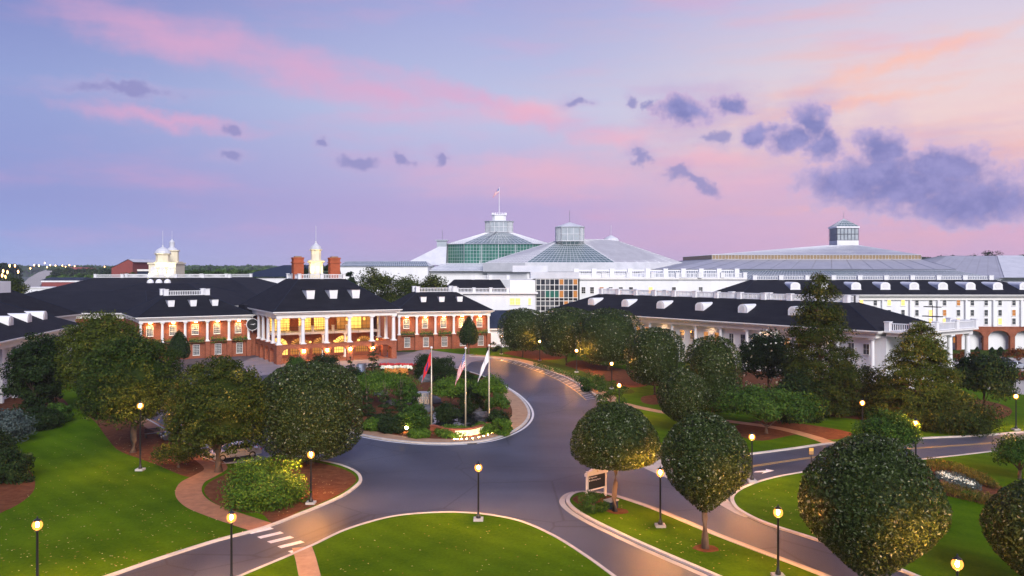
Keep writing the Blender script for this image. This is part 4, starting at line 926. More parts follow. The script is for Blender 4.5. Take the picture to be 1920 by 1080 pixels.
MB().box(-hw-.3,hw+.3,-hw-.3,hw+.3,zc[2]+.002,zc[2]+.5).build('lantern_cornice', 'white', cl_)
poly_roof(cn, [(-hw-.2,-hw-.2),(hw+.2,-hw-.2),(hw+.2,hw+.2),(-hw-.2,hw+.2)], [(-.1,-.1),(.1,-.1),(.1,.1),(-.1,.1)], zc[2]+.52, zc[3], ['glass_roof'], 'lantern_roof', [(6,4,.1,'white_roof')])
MB().tube([(0,0,zc[3]-.2),(0,0,zc[3]+2.6)], .07, 4).build('finial', 'grey_metal', cn)
MB().prism([(-8,-13),(-1,-13),(0,-6),(-6,-6)], zu0+.6, zu0+1.6, [(-7,-9),(-1.5,-9),(-1,-5.4),(-5.5,-5.4)]).build('hatch_housing', 'glass_roof', cn)
# farthest right roofs
fr_ = thing('garden_hall', 'wide grey metal roof with pale skylight strips beyond the conservatory', 'building', (190, 330, 0))
MB().box(-52, 60, -35, 40, 0, 15).build('wall', 'white', fr_)
poly_roof(fr_, [(-54,-38),(62,-38),(62,42),(-54,42)], [(-22,0),(48,0),(48,4),(-22,4)], 15.02, 23.2, ['metal_roof'], 'roof_slope', [(26,1,.08,'grey_metal'),None,None,(18,1,.08,'grey_metal')])
for t0, t1 in ((.28,.42),(.48,.62)):
    a = Vector((-54,-38,15.2)); b = Vector((62,-38,15.2)); c = Vector((48,0,23.4)); d = Vector((-22,0,23.4))
    MB().add([a.lerp(b,t0), a.lerp(b,t1), d.lerp(c,t1), d.lerp(c,t0)], [(0,1,2,3)]).build('skylight', 'white_roof', fr_)
# ================================================================== PLANTING
def leaves(P, Nrm, size, tint, droop=0.0, slim=.5, core=None, rnd=.7):
    """diamond leaves at P facing roughly Nrm; returns a mesh"""
    n = len(P); Nv = Nrm + rng.normal(0, rnd, (n, 3)); Nv /= np.linalg.norm(Nv, axis=1)[:, None] + 1e-9
    T = rng.normal(0, 1, (n, 3)); T[:, 2] -= droop; T -= Nv*np.sum(T*Nv, 1)[:, None]; T /= np.linalg.norm(T, axis=1)[:, None] + 1e-9
    B = np.cross(Nv, T); s = (size*rng.uniform(.65, 1.3, n))[:, None]
    V = np.empty((n, 4, 3)); V[:, 0] = P-T*s*.5; V[:, 1] = P+B*s*slim*.5+Nv*s*.06; V[:, 2] = P+T*s*.5; V[:, 3] = P-B*s*slim*.5+Nv*s*.06
    V = V.reshape(-1, 3); tn = np.repeat(tint, 4); nf = n; extra_v = 0
    loops = np.arange(n*4); starts = np.arange(n)*4; tot = np.full(n, 4)
    if core is not None:
        cv, cf = core; V = np.vstack([V, cv]); cf = np.array(cf); loops = np.concatenate([loops, (cf+n*4).ravel()])
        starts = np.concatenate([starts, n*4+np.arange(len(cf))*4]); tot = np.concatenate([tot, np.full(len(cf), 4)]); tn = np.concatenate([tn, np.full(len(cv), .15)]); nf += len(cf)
    me = bpy.data.meshes.new('crown'); me.vertices.add(len(V)); me.vertices.foreach_set('co', V.ravel().astype(np.float32))
    me.loops.add(len(loops)); me.loops.foreach_set('vertex_index', loops.astype(np.int32))
    me.polygons.add(nf); me.polygons.foreach_set('loop_start', starts.astype(np.int32)); me.polygons.foreach_set('loop_total', tot.astype(np.int32))
    at = me.attributes.new('tint', 'FLOAT', 'POINT'); at.data.foreach_set('value', tn.astype(np.float32)); me.update(); me.validate(); return me
def lumps(th, zz, seed, amp):
    r = np.random.default_rng(seed); f = np.zeros_like(th)
    for k in range(7): f += math.cos(k)*0 + np.sin(th*r.integers(1, 7)+zz*r.uniform(-5, 5)+r.uniform(0, 6.3))*r.uniform(.3, 1)/2.2
    return 1+amp*f
PROF = {'dome': [(0,.50),(.06,.82),(.16,.96),(.32,1.0),(.52,.95),(.70,.80),(.85,.58),(.95,.30),(1,.02)],
        'egg': [(0,.10),(.06,.26),(.15,.48),(.28,.78),(.42,.97),(.54,1.0),(.70,.90),(.84,.68),(.95,.36),(1,.02)],
        'ball': [(0,.10),(.06,.42),(.2,.78),(.38,.97),(.55,1.0),(.75,.85),(.90,.52),(1,.02)],
        'drum': [(0,.42),(.06,.72),(.2,.93),(.42,1.0),(.66,.98),(.82,.86),(.93,.60),(1,.05)],
        'cone': [(0,.55),(.08,.90),(.25,1.0),(.5,.88),(.75,.58),(.92,.26),(1,.02)]}
def crown_clipped(prof, r, h, n, size, seed, amp=.04, ragged=.10, ex=1.0):
    pz = np.array([p[0] for p in PROF[prof]]); pr = np.array([p[1] for p in PROF[prof]])
    zz = np.linspace(0, 1, 200); rr = np.interp(zz, pz, pr); ds = np.sqrt(np.gradient(rr*r)**2+np.gradient(zz*h)**2)*rr; cdf = np.cumsum(ds); cdf /= cdf[-1]
    z = np.interp(rng.random(n), cdf, zz); th = rng.uniform(0, 2*math.pi, n); rad = np.interp(z, pz, pr)*r*lumps(th, z*3, seed, amp)
    inn = 1-np.abs(rng.exponential(ragged, n)).clip(0, .5)+ragged*.3; dr = np.gradient(rr*r, zz*h+1e-9); slope = np.interp(z, zz, dr).clip(-4, 4)
    P = np.stack([rad*inn*np.cos(th)*ex, rad*inn*np.sin(th), (z*h-h*.5)*(inn*.5+.5)+h*.5], 1)
    Nn = np.stack([np.cos(th), np.sin(th), -slope], 1); Nn /= np.linalg.norm(Nn, axis=1)[:, None]
    tint = rng.beta(1.6, 2.4, n); w_ = rng.random(n) < .04; tint[w_] = rng.uniform(.80, 1, w_.sum())  # the few palest leaves also stand for glints
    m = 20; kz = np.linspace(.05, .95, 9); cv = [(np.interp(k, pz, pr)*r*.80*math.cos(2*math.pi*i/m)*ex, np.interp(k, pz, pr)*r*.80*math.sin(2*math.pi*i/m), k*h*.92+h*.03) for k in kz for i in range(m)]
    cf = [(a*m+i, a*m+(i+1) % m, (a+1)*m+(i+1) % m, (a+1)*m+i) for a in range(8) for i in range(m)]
    return leaves(P, Nn, size, tint, core=(np.array(cv), cf))
def crown_loose(rx, ry, rz, ncl, per, size, cl_r, seed, flat=.0, slim=.5, shell=.55, droop=.2, zmin=None):
    r = np.random.default_rng(seed); d = r.normal(0, 1, (ncl, 3)); d /= np.linalg.norm(d, axis=1)[:, None]
    if flat: d[:, 2] = np.where(d[:, 2] < -flat, -d[:, 2]*.6, d[:, 2])
    rad = shell+(1-shell)*r.random(ncl)**.5; rad *= r.uniform(.8, 1.12, ncl)
    C = d*rad[:, None]*np.array([rx, ry, rz]); k = np.repeat(np.arange(ncl), per); n = len(k)
    q = rng.normal(0, 1, (n, 3)); q /= np.linalg.norm(q, axis=1)[:, None]; q *= rng.random(n)[:, None]**.45
    sc = r.uniform(.7, 1.25, ncl)[k][:, None]*cl_r; P = C[k]+q*sc*np.array([1, 1, .62])
    if zmin is not None: P[:, 2] = np.where(P[:, 2] < zmin, zmin+rng.random(n)*.5, P[:, 2])
    Nn = q*.6+d[k]*.5+np.array([0, 0, .5]); base = r.uniform(.05, .6, ncl)[k]; tint = (base+rng.normal(0, .16, n)+q[:, 2]*.12).clip(0, 1)
    return leaves(P, Nn, size, tint, droop=droop, slim=slim)
def crown_profile(prof, h, ncl, per, size, clr, seed, flat=.6, slim=.35, hang=.3):
    """leaf clumps filling a solid of revolution whose radius is prof(t)"""
    r = np.random.default_rng(seed); t = []; 
    while len(t) < ncl:
        q = r.random()
        if r.random() < prof(q)/max(prof(k/20) for k in range(21)): t.append(q)
    t = np.array(t); R_ = np.array([prof(q) for q in t]); rad = R_*r.uniform(.25, 1.0, ncl)**.6; th = r.uniform(0, 6.283, ncl)
    C = np.stack([rad*np.cos(th), rad*np.sin(th), t*h-rad*hang*.5], 1); k = np.repeat(np.arange(ncl), per); n = len(k)
    q = rng.normal(0, 1, (n, 3)); q /= np.linalg.norm(q, axis=1)[:, None]; q *= rng.random(n)[:, None]**.5; sc = (r.uniform(.7, 1.3, ncl)*clr)[k][:, None]
    o = q*sc*np.array([1, 1, flat]); dr = o[:, 0]*np.cos(th[k])+o[:, 1]*np.sin(th[k]); o[:, 2] -= hang*np.maximum(dr, 0)
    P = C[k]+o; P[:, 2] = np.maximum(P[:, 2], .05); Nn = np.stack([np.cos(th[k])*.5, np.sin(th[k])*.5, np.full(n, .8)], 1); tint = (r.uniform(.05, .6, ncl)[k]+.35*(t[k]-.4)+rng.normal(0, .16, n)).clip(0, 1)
    return leaves(P, Nn, size, tint, droop=.7, slim=slim, rnd=.6)
def crown_conifer(r, h, levels, size, seed, per=70, droop=.35, prof=lambda t: (1-t)**.8, nb=9, slim=.35, thick=.22, open_=0.0):
    g = np.random.default_rng(seed); P = []; Nn = []; tint = []
    for L in range(levels):
        t = (L+g.uniform(-.3, .3))/levels; t = min(max(t, 0), .99); rad = r*prof(t)
        for b in range(max(4, int(nb*(.4+.6*prof(t))))):
            if g.random() < open_: continue
            th = g.uniform(0, 6.283); ln = rad*g.uniform(.65, 1.1); m = int(per*(.35+ln/r)); s = g.random(m)**.7
            x = s*ln; side = g.normal(0, 1, m)*thick*ln*(1.05-s*.6)*.9; zz = t*h+s*ln*.30-droop*ln*s**2+g.normal(0, .06, m)*ln+g.uniform(-.15,.15)
            P.append(np.stack([x*math.cos(th)-side*math.sin(th), x*math.sin(th)+side*math.cos(th), zz], 1)); Nn.append(np.tile([math.cos(th)*.5, math.sin(th)*.5, .8], (m, 1)))
            tint.append((g.uniform(.1, .6)+g.normal(0, .15, m)+.25*s).clip(0, 1))
    return leaves(np.vstack(P), np.vstack(Nn), size, np.concatenate(tint), droop=.6, slim=slim, rnd=.55)
def trunk_mesh(h, r, seed, limbs=6, spread=1.5, lz=.55, lh=2.0, flare=1.35):
    g = random.Random(seed); mb = MB(); p = [(0,0,-.05)]
    for i in range(1, 6): p.append((g.uniform(-.06, .06)*h*.25, g.uniform(-.06, .06)*h*.25, h*i/5))
    mb.tube(p, [r*flare, r*1.02, r*.95, r*.88, r*.8, r*.6], 9)
    for k in range(limbs):
        a = 6.283*k/limbs+g.uniform(-.4, .4); z0 = h*g.uniform(lz, .95); e = spread*g.uniform(.6, 1.1); t = (z0/h*5); i = min(int(t), 4)
        b0 = Vector(p[i]).lerp(Vector(p[i+1]), t-i); b1 = b0+Vector((math.cos(a)*e*.45, math.sin(a)*e*.45, lh*.45)); b2 = b0+Vector((math.cos(a)*e, math.sin(a)*e, lh*g.uniform(.7, 1.1)))
        mb.tube([b0, b1, b2], [r*.42, r*.28, r*.10], 5)
    return mb
def tree(name, label, px=None, d=None, pos=None, crown=None, cz=0.0, leaf='magnolia', trunk=None, cat='tree', rz=0.0, group=None, parts=('trunk', 'crown')):
    x, y = pos if pos else (X_(px, d), d)
    t = thing(name, label, cat, (x, y, .09), rz, group)
    if trunk is not None: trunk.build(parts[0], 'bark', t, smooth=True)
    c = link(parts[1], crown, leaf, t); c.location = (0, 0, cz); return t
SHR = dict(cat='shrub', parts=('stem', 'foliage'))
def crown_lumpy(r, h, ncl, per, size, seed, clr):
    g = np.random.default_rng(seed); u = g.uniform(-.75, 1, ncl); th = g.uniform(0, 6.283, ncl); k0 = g.uniform(.80, 1.02, ncl)
    q = np.sqrt(1-np.abs(u)**2.6); d = np.stack([q*np.cos(th), q*np.sin(th), u], 1); C = d*k0[:, None]*np.array([r-clr*.7, r-clr*.7, h/2-clr*.5]); C[:, 2] += h/2
    k = np.repeat(np.arange(ncl), per); n = len(k); o = rng.normal(0, 1, (n, 3)); o /= np.linalg.norm(o, axis=1)[:, None]; o *= rng.random(n)[:, None]**.3
    P = C[k]+o*(g.uniform(.6, 1.35, ncl)*clr)[k][:, None]*np.array([1, 1, .75]); tint = (g.beta(1.6, 2.6, ncl)[k]*.8+rng.normal(0, .14, n)+.10*o[:, 2]).clip(0, 1)
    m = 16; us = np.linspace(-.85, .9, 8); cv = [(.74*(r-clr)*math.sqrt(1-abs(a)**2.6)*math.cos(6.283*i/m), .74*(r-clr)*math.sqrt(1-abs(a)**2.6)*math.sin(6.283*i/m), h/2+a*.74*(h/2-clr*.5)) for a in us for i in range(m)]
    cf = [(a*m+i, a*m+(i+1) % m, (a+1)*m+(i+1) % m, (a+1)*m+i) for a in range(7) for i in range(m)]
    return leaves(P, o*.8+d[k]*.4+np.array([0, 0, .25]), size, tint, core=(np.array(cv), cf))
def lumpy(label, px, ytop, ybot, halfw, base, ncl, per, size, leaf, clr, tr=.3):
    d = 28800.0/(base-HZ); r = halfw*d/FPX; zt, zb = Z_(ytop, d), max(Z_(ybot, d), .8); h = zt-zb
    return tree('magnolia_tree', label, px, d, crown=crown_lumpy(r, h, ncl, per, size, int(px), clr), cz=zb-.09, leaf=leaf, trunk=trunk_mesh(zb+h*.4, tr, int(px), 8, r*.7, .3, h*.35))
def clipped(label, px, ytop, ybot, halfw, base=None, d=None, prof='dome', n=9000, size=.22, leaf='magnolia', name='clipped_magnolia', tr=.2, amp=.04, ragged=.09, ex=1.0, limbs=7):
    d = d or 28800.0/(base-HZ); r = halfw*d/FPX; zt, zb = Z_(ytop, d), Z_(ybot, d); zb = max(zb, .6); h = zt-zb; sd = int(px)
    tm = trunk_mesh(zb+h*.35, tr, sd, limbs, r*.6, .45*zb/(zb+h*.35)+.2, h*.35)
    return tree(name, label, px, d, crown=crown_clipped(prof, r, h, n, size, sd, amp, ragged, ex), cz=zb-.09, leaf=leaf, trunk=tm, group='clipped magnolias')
# --- clipped magnolias on the right
clipped('mushroom clipped magnolia on the median beside the white framed sign', 1153, 755, 872, 82, base=961, prof='dome', n=17000, size=.19, tr=.19)
clipped('egg shaped clipped magnolia standing alone on the narrow median grass', 1322, 772, 958, 82, base=1031, prof='egg', n=17000, size=.18, tr=.2)
clipped('largest pear shaped clipped magnolia on the right lawn edge', 1634, 813, 1085, 128, d=46.5, prof='egg', n=26000, size=.19, tr=.26)
clipped('pear shaped clipped magnolia beside the flower bed path', 1945, 897, 1120, 92, d=47.0, prof='egg', n=14000, size=.19, tr=.22)
clipped('small ball clipped magnolia glowing below beside the walk', 1280, 690, 792, 47, base=812, prof='ball', n=10000, size=.24, tr=.16)
clipped('round clipped magnolia above the lamp nearest the walk fork', 1228, 613, 720, 56, base=742, prof='drum', n=9000, size=.30)
clipped('barrel shaped clipped magnolia in front of the white guest house wall', 1336, 628, 770, 53, base=785, prof='drum', n=9500, size=.28)
clipped('clipped magnolia at the row start by the slate roofed passage', 980, 577, 657, 46, base=671, prof='drum', n=6500, size=.36)
clipped('clipped magnolia merging with its neighbour, second along the walk row', 1062, 575, 666, 60, base=685, prof='drum', n=7500, size=.36)
clipped('broad clipped magnolia, third along the walk row', 1140, 577, 682, 64, base=695, prof='drum', n=8000, size=.34)
# --- big magnolias on the left
clipped('clipped magnolia with grey green top above the parked cars drive', 582, 678, 856, 98, base=872, prof='drum', n=24000, size=.24, tr=.3)
lumpy('spreading magnolia shading the two pale parked cars', 410, 668, 868, 100, 887, 460, 60, .24, 'olive', .72)
lumpy('spreading magnolia on the mulch bed with a lamp against it', 250, 628, 815, 100, 850, 460, 60, .26, 'forest', .76)
lumpy('tall rounded magnolia against the white guest house end', 192, 584, 752, 84, 776, 420, 52, .31, 'feather', .9)  # yellower leaf colour stands for light on this crown, sets it apart
clipped('small clipped cone tree against the half hidden brick wing', 336, 619, 672, 20, d=152, prof='cone', n=3500, size=.28, leaf='darkgreen', name='clipped_tree', amp=.02, ragged=.05)
clipped('small clipped cone tree on the little lawn before the lit brick wing', 879, 593, 646, 18, base=664, prof='cone', n=3500, size=.30, leaf='darkgreen', name='clipped_tree', amp=.02, ragged=.05)
# --- loose trees, right side
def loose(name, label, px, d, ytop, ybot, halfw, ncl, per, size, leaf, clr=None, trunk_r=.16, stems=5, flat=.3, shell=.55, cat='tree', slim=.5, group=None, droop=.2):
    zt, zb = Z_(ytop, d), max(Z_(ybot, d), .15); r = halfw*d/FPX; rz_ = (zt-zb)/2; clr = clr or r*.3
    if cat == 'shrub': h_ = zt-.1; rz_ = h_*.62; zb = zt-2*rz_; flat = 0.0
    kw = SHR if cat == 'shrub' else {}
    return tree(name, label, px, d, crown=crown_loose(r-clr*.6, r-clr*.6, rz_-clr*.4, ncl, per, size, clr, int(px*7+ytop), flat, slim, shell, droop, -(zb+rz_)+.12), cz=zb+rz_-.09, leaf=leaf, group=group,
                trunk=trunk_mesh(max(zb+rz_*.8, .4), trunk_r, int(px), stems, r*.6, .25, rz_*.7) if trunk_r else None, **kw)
loose('flowering_magnolia', 'loose dark magnolia dotted with pale blossom beside the tall cypress', 1440, 118, 617, 775, 56, 130, 150, .36, 'darkgreen')
o = bpy.data.objects['flowering_magnolia']; nb = 150; q = rng.normal(0, 1, (nb, 3)); q /= np.linalg.norm(q, axis=1)[:, None]
me = leaves(q*np.array([3.9, 3.9, 4.9])*rng.uniform(.85, 1.05, nb)[:, None], q, .34, np.ones(nb), slim=.9); me.materials.append(MAT['petal_white']); b = link('blossom', me, None, o, kind='stuff'); b.location = (0, 0, 5.0)
pf = lambda x, y: (lambda t: float(np.interp(t, x, y)))
tree('cypress_tree', 'tall feathery bald cypress rising above the white guest house', 1537, 104, crown=crown_profile(pf([0,.3,.45,.6,.72,.82,.92,1],[3.2,4.3,4.0,3.4,2.9,2.2,1.7,.6]), 16.8, 420, 110, .34, 1.15, 11, .5), cz=.5, leaf='needle', trunk=trunk_mesh(16, .32, 3, 8, 2.0, .3, 1.0))
tree('redwood_tree', 'open tiered dawn redwood with bare gaps before the guest house porch', 1725, 99, crown=crown_profile(pf([0,.25,.45,.62,.8,.92,1],[6.0,5.4,4.2,3.4,2.2,1.3,.3]), 11.6, 460, 110, .32, 1.2, 21, .26, hang=.42), cz=.6, leaf='feather', trunk=trunk_mesh(11.6, .22, 4, 9, 2.4, .3, .6))
loose('dark_tree', 'low dark spreading tree below the brick arcade, lit by a lamp', 1845, 104, 652, 790, 66, 120, 150, .34, 'darkgreen')
loose('broad_tree', 'wide low green tree behind the egg shaped magnolia', 1437, 93, 720, 835, 110, 150, 140, .28, 'green', clr=1.25, flat=.1)
loose('small_tree', 'small airy tree at the side road kerb above the large pear magnolia', 1668, 79, 765, 872, 64, 95, 120, .22, 'green', clr=.9)
loose('small_tree', 'small leafy tree overhanging the right lawn by the side road', 1912, 73, 815, 905, 50, 75, 120, .22, 'green', clr=.8)
loose('conifer_shrub', 'dark feathery shrub mass between cypress and redwood', 1610, 106, 675, 805, 66, 110, 130, .30, 'needle', cat='shrub')
loose('conifer_shrub', 'dark green shrub mass at the foot of the tall cypress', 1500, 101, 690, 800, 60, 110, 130, .30, 'darkgreen', cat='shrub')
loose('conifer_shrub', 'low dark shrub below the redwood skirts at the road', 1790, 95, 735, 812, 90, 110, 130, .28, 'needle', cat='shrub')
loose('russet_tree', 'small rust coloured tree by the brick arcade piers', 1812, 150, 655, 690, 26, 20, 70, .36, 'russet')
loose('russet_tree', 'small rust coloured tree at the far parked cars', 1908, 160, 650, 682, 24, 20, 70, .36, 'russet')
loose('russet_hedge', 'low rust red hedge beside the far parking lot', 1905, 140, 695, 716, 40, 20, 80, .34, 'russet', cat='shrub', flat=.1)
for i, (px, w) in enumerate(((1832, 5), (1860, 5), (1876, 7))): clipped(('narrow dark cone shrub before the second arch pier of the arcade','narrow dark cone shrub between two arches of the arcade','thicker dark cone shrub by the rust coloured tree')[i], px, 650, 672, w, d=172, prof='cone', n=500, size=.3, leaf='darkgreen', name='cone_shrub', limbs=2)
# --- left side trees and shrubs
loose('holly_tree', 'dark open conifer before the white guest house columns', 62, 104, 620, 800, 52, 170, 130, .34, 'darkgreen', clr=1.1, shell=.3, flat=0)
loose('holly_tree', 'slim dark open conifer between guest house and tall magnolia', 96, 108, 622, 790, 28, 90, 120, .34, 'darkgreen', clr=1.0, shell=.3, flat=0)
loose('laurel_shrub', 'large bright leafy shrub by the crosswalk lamp', 500, 65, 848, 964, 86, 150, 130, .20, 'bright', clr=.9, cat='shrub', flat=.1)
loose('dogwood_tree', 'small low tree beneath the magnolia beside the winding path', 335, 77, 825, 892, 50, 40, 90, .20, 'olive', clr=.8, trunk_r=.09)
for i, (px, d, yt, yb, hw, lf, lab) in enumerate(((18, 72, 842, 975, 50, 'darkgreen', 'dark tall shrub at the lawn edge beside the left lamp'), (10, 88, 765, 840, 58, 'sage', 'blue grey shrub below the white guest house'), (70, 96, 762, 800, 50, 'darkgreen', 'low dark shrub in the bed corner of the left lawn'),
        (110, 100, 755, 790, 26, 'green', 'small green shrub at the far lawn end'), (-30, 80, 800, 905, 60, 'darkgreen', 'dark shrub clump behind the mulch bay of the left lawn'))):
    loose('border_shrub', lab, px, d, yt, yb, hw, 80, 130, .24, lf, cat='shrub', flat=.1)
# --- trees behind the buildings
for px, d, yt, hw, lf, lab in ((705, 226, 500, 42, 'olive', 'rounded tree behind the link roof next to the portico'), (762, 228, 514, 44, 'olive', 'middle tree of the row behind the brick wing with five lit bays'), (815, 224, 513, 40, 'olive', 'last tree of the row behind the balustraded brick wing roof'),
        (566, 250, 490, 24, 'darkgreen', 'dark tree behind the left portico chimney'), (622, 250, 488, 20, 'darkgreen', 'dark tree showing between cupola and right chimney'), (655, 245, 505, 16, 'darkgreen', 'small dark tree right of the portico chimneys'),
        (20, 240, 516, 32, 'olive', 'orange lit tree in front of the highway lamps'), (370, 330, 503, 26, 'darkgreen', 'dark tree past the domed towers, nearer them'), (410, 340, 502, 24, 'darkgreen', 'dark tree past the domed towers, second'), (455, 335, 506, 26, 'darkgreen', 'dark tree between towers and low dark roofs'), (240, 300, 508, 20, 'green', 'green tree before the brick gable')):
    loose('tree', lab, px, d, yt, 592, hw, 90, 100, .55, lf, clr=hw*d/FPX*.36, trunk_r=.3, flat=.0)
for px, yt, hw, lab in ((1725, 474, 20, 'lone dark tree on the skyline right of the conservatory'), (1782, 474, 22, 'dark skyline tree above the pale skylights'), (1828, 475, 20, 'dark skyline tree joined to a larger one'), (1862, 468, 30, 'largest dark skyline tree above the grey metal roof'), (1915, 470, 18, 'dark skyline tree above the far right roof')):
    loose('tree', lab, px, 430, yt, 560, hw, 36, 60, .9, 'darkgreen', trunk_r=.4, flat=0, clr=2.4)
# --- island planting
isl_list = [('island_shrub', 'mid green shrub filling the bed left of the wide maple', 650, 116, 705, 770, 34, 's', 'green'), ('island_shrub', 'mid green shrub between the wide maple and the waterfall', 762, 108, 705, 752, 26, 's', 'green'), ('island_shrub', 'dark shrub behind the small maple and striped flag', 868, 120, 690, 735, 32, 's', 'darkgreen'), ('island_shrub', 'green shrub behind the layered maple at the drive edge', 900, 118, 698, 735, 22, 's', 'green'), ('island_shrub', 'low dark shrub in front of the junipers', 712, 97, 775, 800, 28, 's', 'darkgreen'),
    ('spruce_tree', 'tall dark spruce on the island before the portico end', 700, 138, 640, 712, 22, 'c', 'darkgreen'), ('spruce_tree', 'small dark spruce left of the tall island spruce', 657, 140, 668, 712, 17, 'c', 'darkgreen'),
    ('island_shrub', 'rounded dark holly behind the red flag', 800, 140, 658, 705, 27, 's', 'darkgreen'), ('island_shrub', 'tall rounded dark shrub between red and striped flags', 834, 134, 664, 716, 28, 's', 'darkgreen'),
    ('maple_tree', 'wide green maple over the island stream', 720, 112, 688, 765, 72, 's', 'bright'), ('maple_tree', 'small green maple right of the waterfall', 845, 108, 702, 770, 45, 's', 'bright'), ('maple_tree', 'layered green maple behind the white flag pole', 920, 104, 702, 765, 34, 's', 'bright'),
    ('maple_tree', 'low layered maple by the hatched kerb', 932, 99, 735, 790, 26, 's', 'green'), ('island_shrub', 'dark shrub between the striped and white flags', 888, 106, 716, 780, 30, 's', 'darkgreen'),
    ('juniper_shrub', 'upright dark juniper in front of the wide maple', 688, 104, 725, 788, 20, 'c', 'darkgreen'), ('juniper_shrub', 'upright dark juniper beside the blue lit rock', 722, 102, 728, 795, 22, 'c', 'darkgreen'), ('juniper_shrub', 'upright dark juniper nearest the waterfall', 752, 100, 722, 796, 20, 'c', 'darkgreen'),
    ('island_shrub', 'broad green shrub at the pond edge', 778, 96, 755, 805, 34, 's', 'green'), ('island_shrub', 'low dark red leaved shrub by the lit bush', 735, 94, 782, 815, 32, 's', 'darkgreen'), ('island_shrub', 'low bright hedge end beside the clipped grey green magnolia', 698, 95, 785, 808, 22, 's', 'bright'),
    ('island_shrub', 'low bright bush lit yellow at the wall start', 785, 91, 802, 820, 24, 's', 'bright'), ('island_shrub', 'flat green shrub above the spotlight', 935, 95, 766, 795, 26, 's', 'darkgreen'), ('island_shrub', 'green bush behind the bright spotlight', 942, 92.5, 782, 804, 20, 's', 'bright'),
    ('island_shrub', 'low green planting behind the lit wall lettering', 850, 92, 799, 812, 36, 's', 'bright'), ('island_shrub', 'low green planting at the right wall end', 905, 93.5, 793, 806, 26, 's', 'bright'), ('island_shrub', 'dark shrub mass in front of the portico arcade', 608, 142, 655, 700, 34, 's', 'darkgreen'), ('island_shrub', 'dark fine shrub next to the blue waterfall', 668, 122, 690, 745, 30, 's', 'darkgreen'), ('island_shrub', 'green shrub below the portico steps', 555, 146, 666, 700, 22, 's', 'green'), ('island_shrub', 'dark low shrub behind the pond rocks', 838, 101, 752, 785, 26, 's', 'darkgreen')]
for nm, lab, px, d, yt, yb, hw, kind, lf in isl_list:
    r = hw*d/FPX; h = Z_(yt, d)-max(Z_(yb, d), .1)
    ct = 'tree' if nm.endswith('tree') else 'shrub'
    if kind == 'c': tree(nm, lab, px, d, crown=crown_conifer(r, h, max(9, int(h*2.2)), .26, int(px), per=45, droop=.25, nb=9), cz=max(Z_(yb, d), .1), leaf=lf, trunk=trunk_mesh(h*.9, .1, int(px), 3, r*.3), cat=ct)
    else: loose(nm, lab, px, d, yt, yb, hw, 95 if r > 2 else 60, 110, .24, lf, cat=ct, flat=.05, trunk_r=.09, clr=r*.32)
# sign bed, borders
loose('ground_cover_shrub', 'low clipped green ground cover under the white framed sign', 1112, 63.5, 921, 944, 38, 30, 110, .14, 'green', cat='shrub', flat=0)
loose('border_shrub', 'rounded shrub under the lamp row beside the walk', 1110, 125, 690, 735, 30, 26, 90, .28, 'green', cat='shrub', flat=0)
loose('border_shrub', 'rounded shrub between two lamps beside the walk', 1145, 112, 708, 748, 32, 26, 90, .28, 'green', cat='shrub', flat=0)
loose('border_shrub', 'low shrub by the passage end of the walk', 925, 186, 640, 662, 16, 16, 60, .3, 'darkgreen', cat='shrub', flat=0)
def bed(name, label, poly, n, size, leaf, h, slim=.3, up=True):
    w = thing(name, label, 'plant bed', (*G(*poly[0]), 0)); P = []
    while len(P) < n:
        px = random.uniform(min(p[0] for p in poly), max(p[0] for p in poly)); py = random.uniform(min(p[1] for p in poly), max(p[1] for p in poly)); ins = False
        for i in range(len(poly)):
            (x1, y1), (x2, y2) = poly[i], poly[(i+1) % len(poly)]
            if (y1 > py) != (y2 > py) and px < (x2-x1)*(py-y1)/(y2-y1)+x1: ins = not ins
        if ins: x, y = G(px, py); P.append((x-w.location.x, y-w.location.y, .1+random.random()**.7*h))
    me = leaves(np.array(P), np.tile([0, 0, .6], (n, 1)), size, rng.random(n), droop=-1.5 if up else 0, slim=slim, rnd=.8)
    link('foliage', me, leaf, w, kind='stuff'); return w
bed('ornamental_grass', 'band of tawny ornamental grass above the white flower bed', [(1738,868),(1790,876),(1850,900),(1880,925),(1840,915),(1780,888),(1738,886)], 2600, .34, 'ornamental', .5, .14)
bed('ornamental_grass', 'band of tawny ornamental grass below the brick garden path', [(1755,912),(1800,922),(1870,942),(1930,960),(1930,975),(1850,952),(1790,938),(1755,925)], 2600, .34, 'ornamental', .5, .14)
fb = bed('flower_bed', 'grey green oval bed of white flowers beside the garden path', [(1752,893),(1770,890),(1800,895),(1832,910),(1842,922),(1825,927),(1790,915),(1755,903)], 2200, .16, 'sage', .35, .5)
P = [(x-fb.location.x, y-fb.location.y, .42+random.random()*.08) for x, y in (G(1762+66*t+random.gauss(0,3), 897+21*t+random.gauss(0,2.2)) for t in (random.random() for _ in range(300)))]
me = leaves(np.array(P), np.tile([0,-.4,1.], (len(P),1)), .11, np.ones(len(P)), slim=1.0); link('blossom', me, 'petal_white', fb, kind='stuff')
gt = loose('grass_tuft', 'bright yellow green grass tuft by the garden path', 1822, 66.5, 931, 948, 20, 14, 120, .3, 'bright', cat='shrub', flat=0, trunk_r=0, slim=.12)
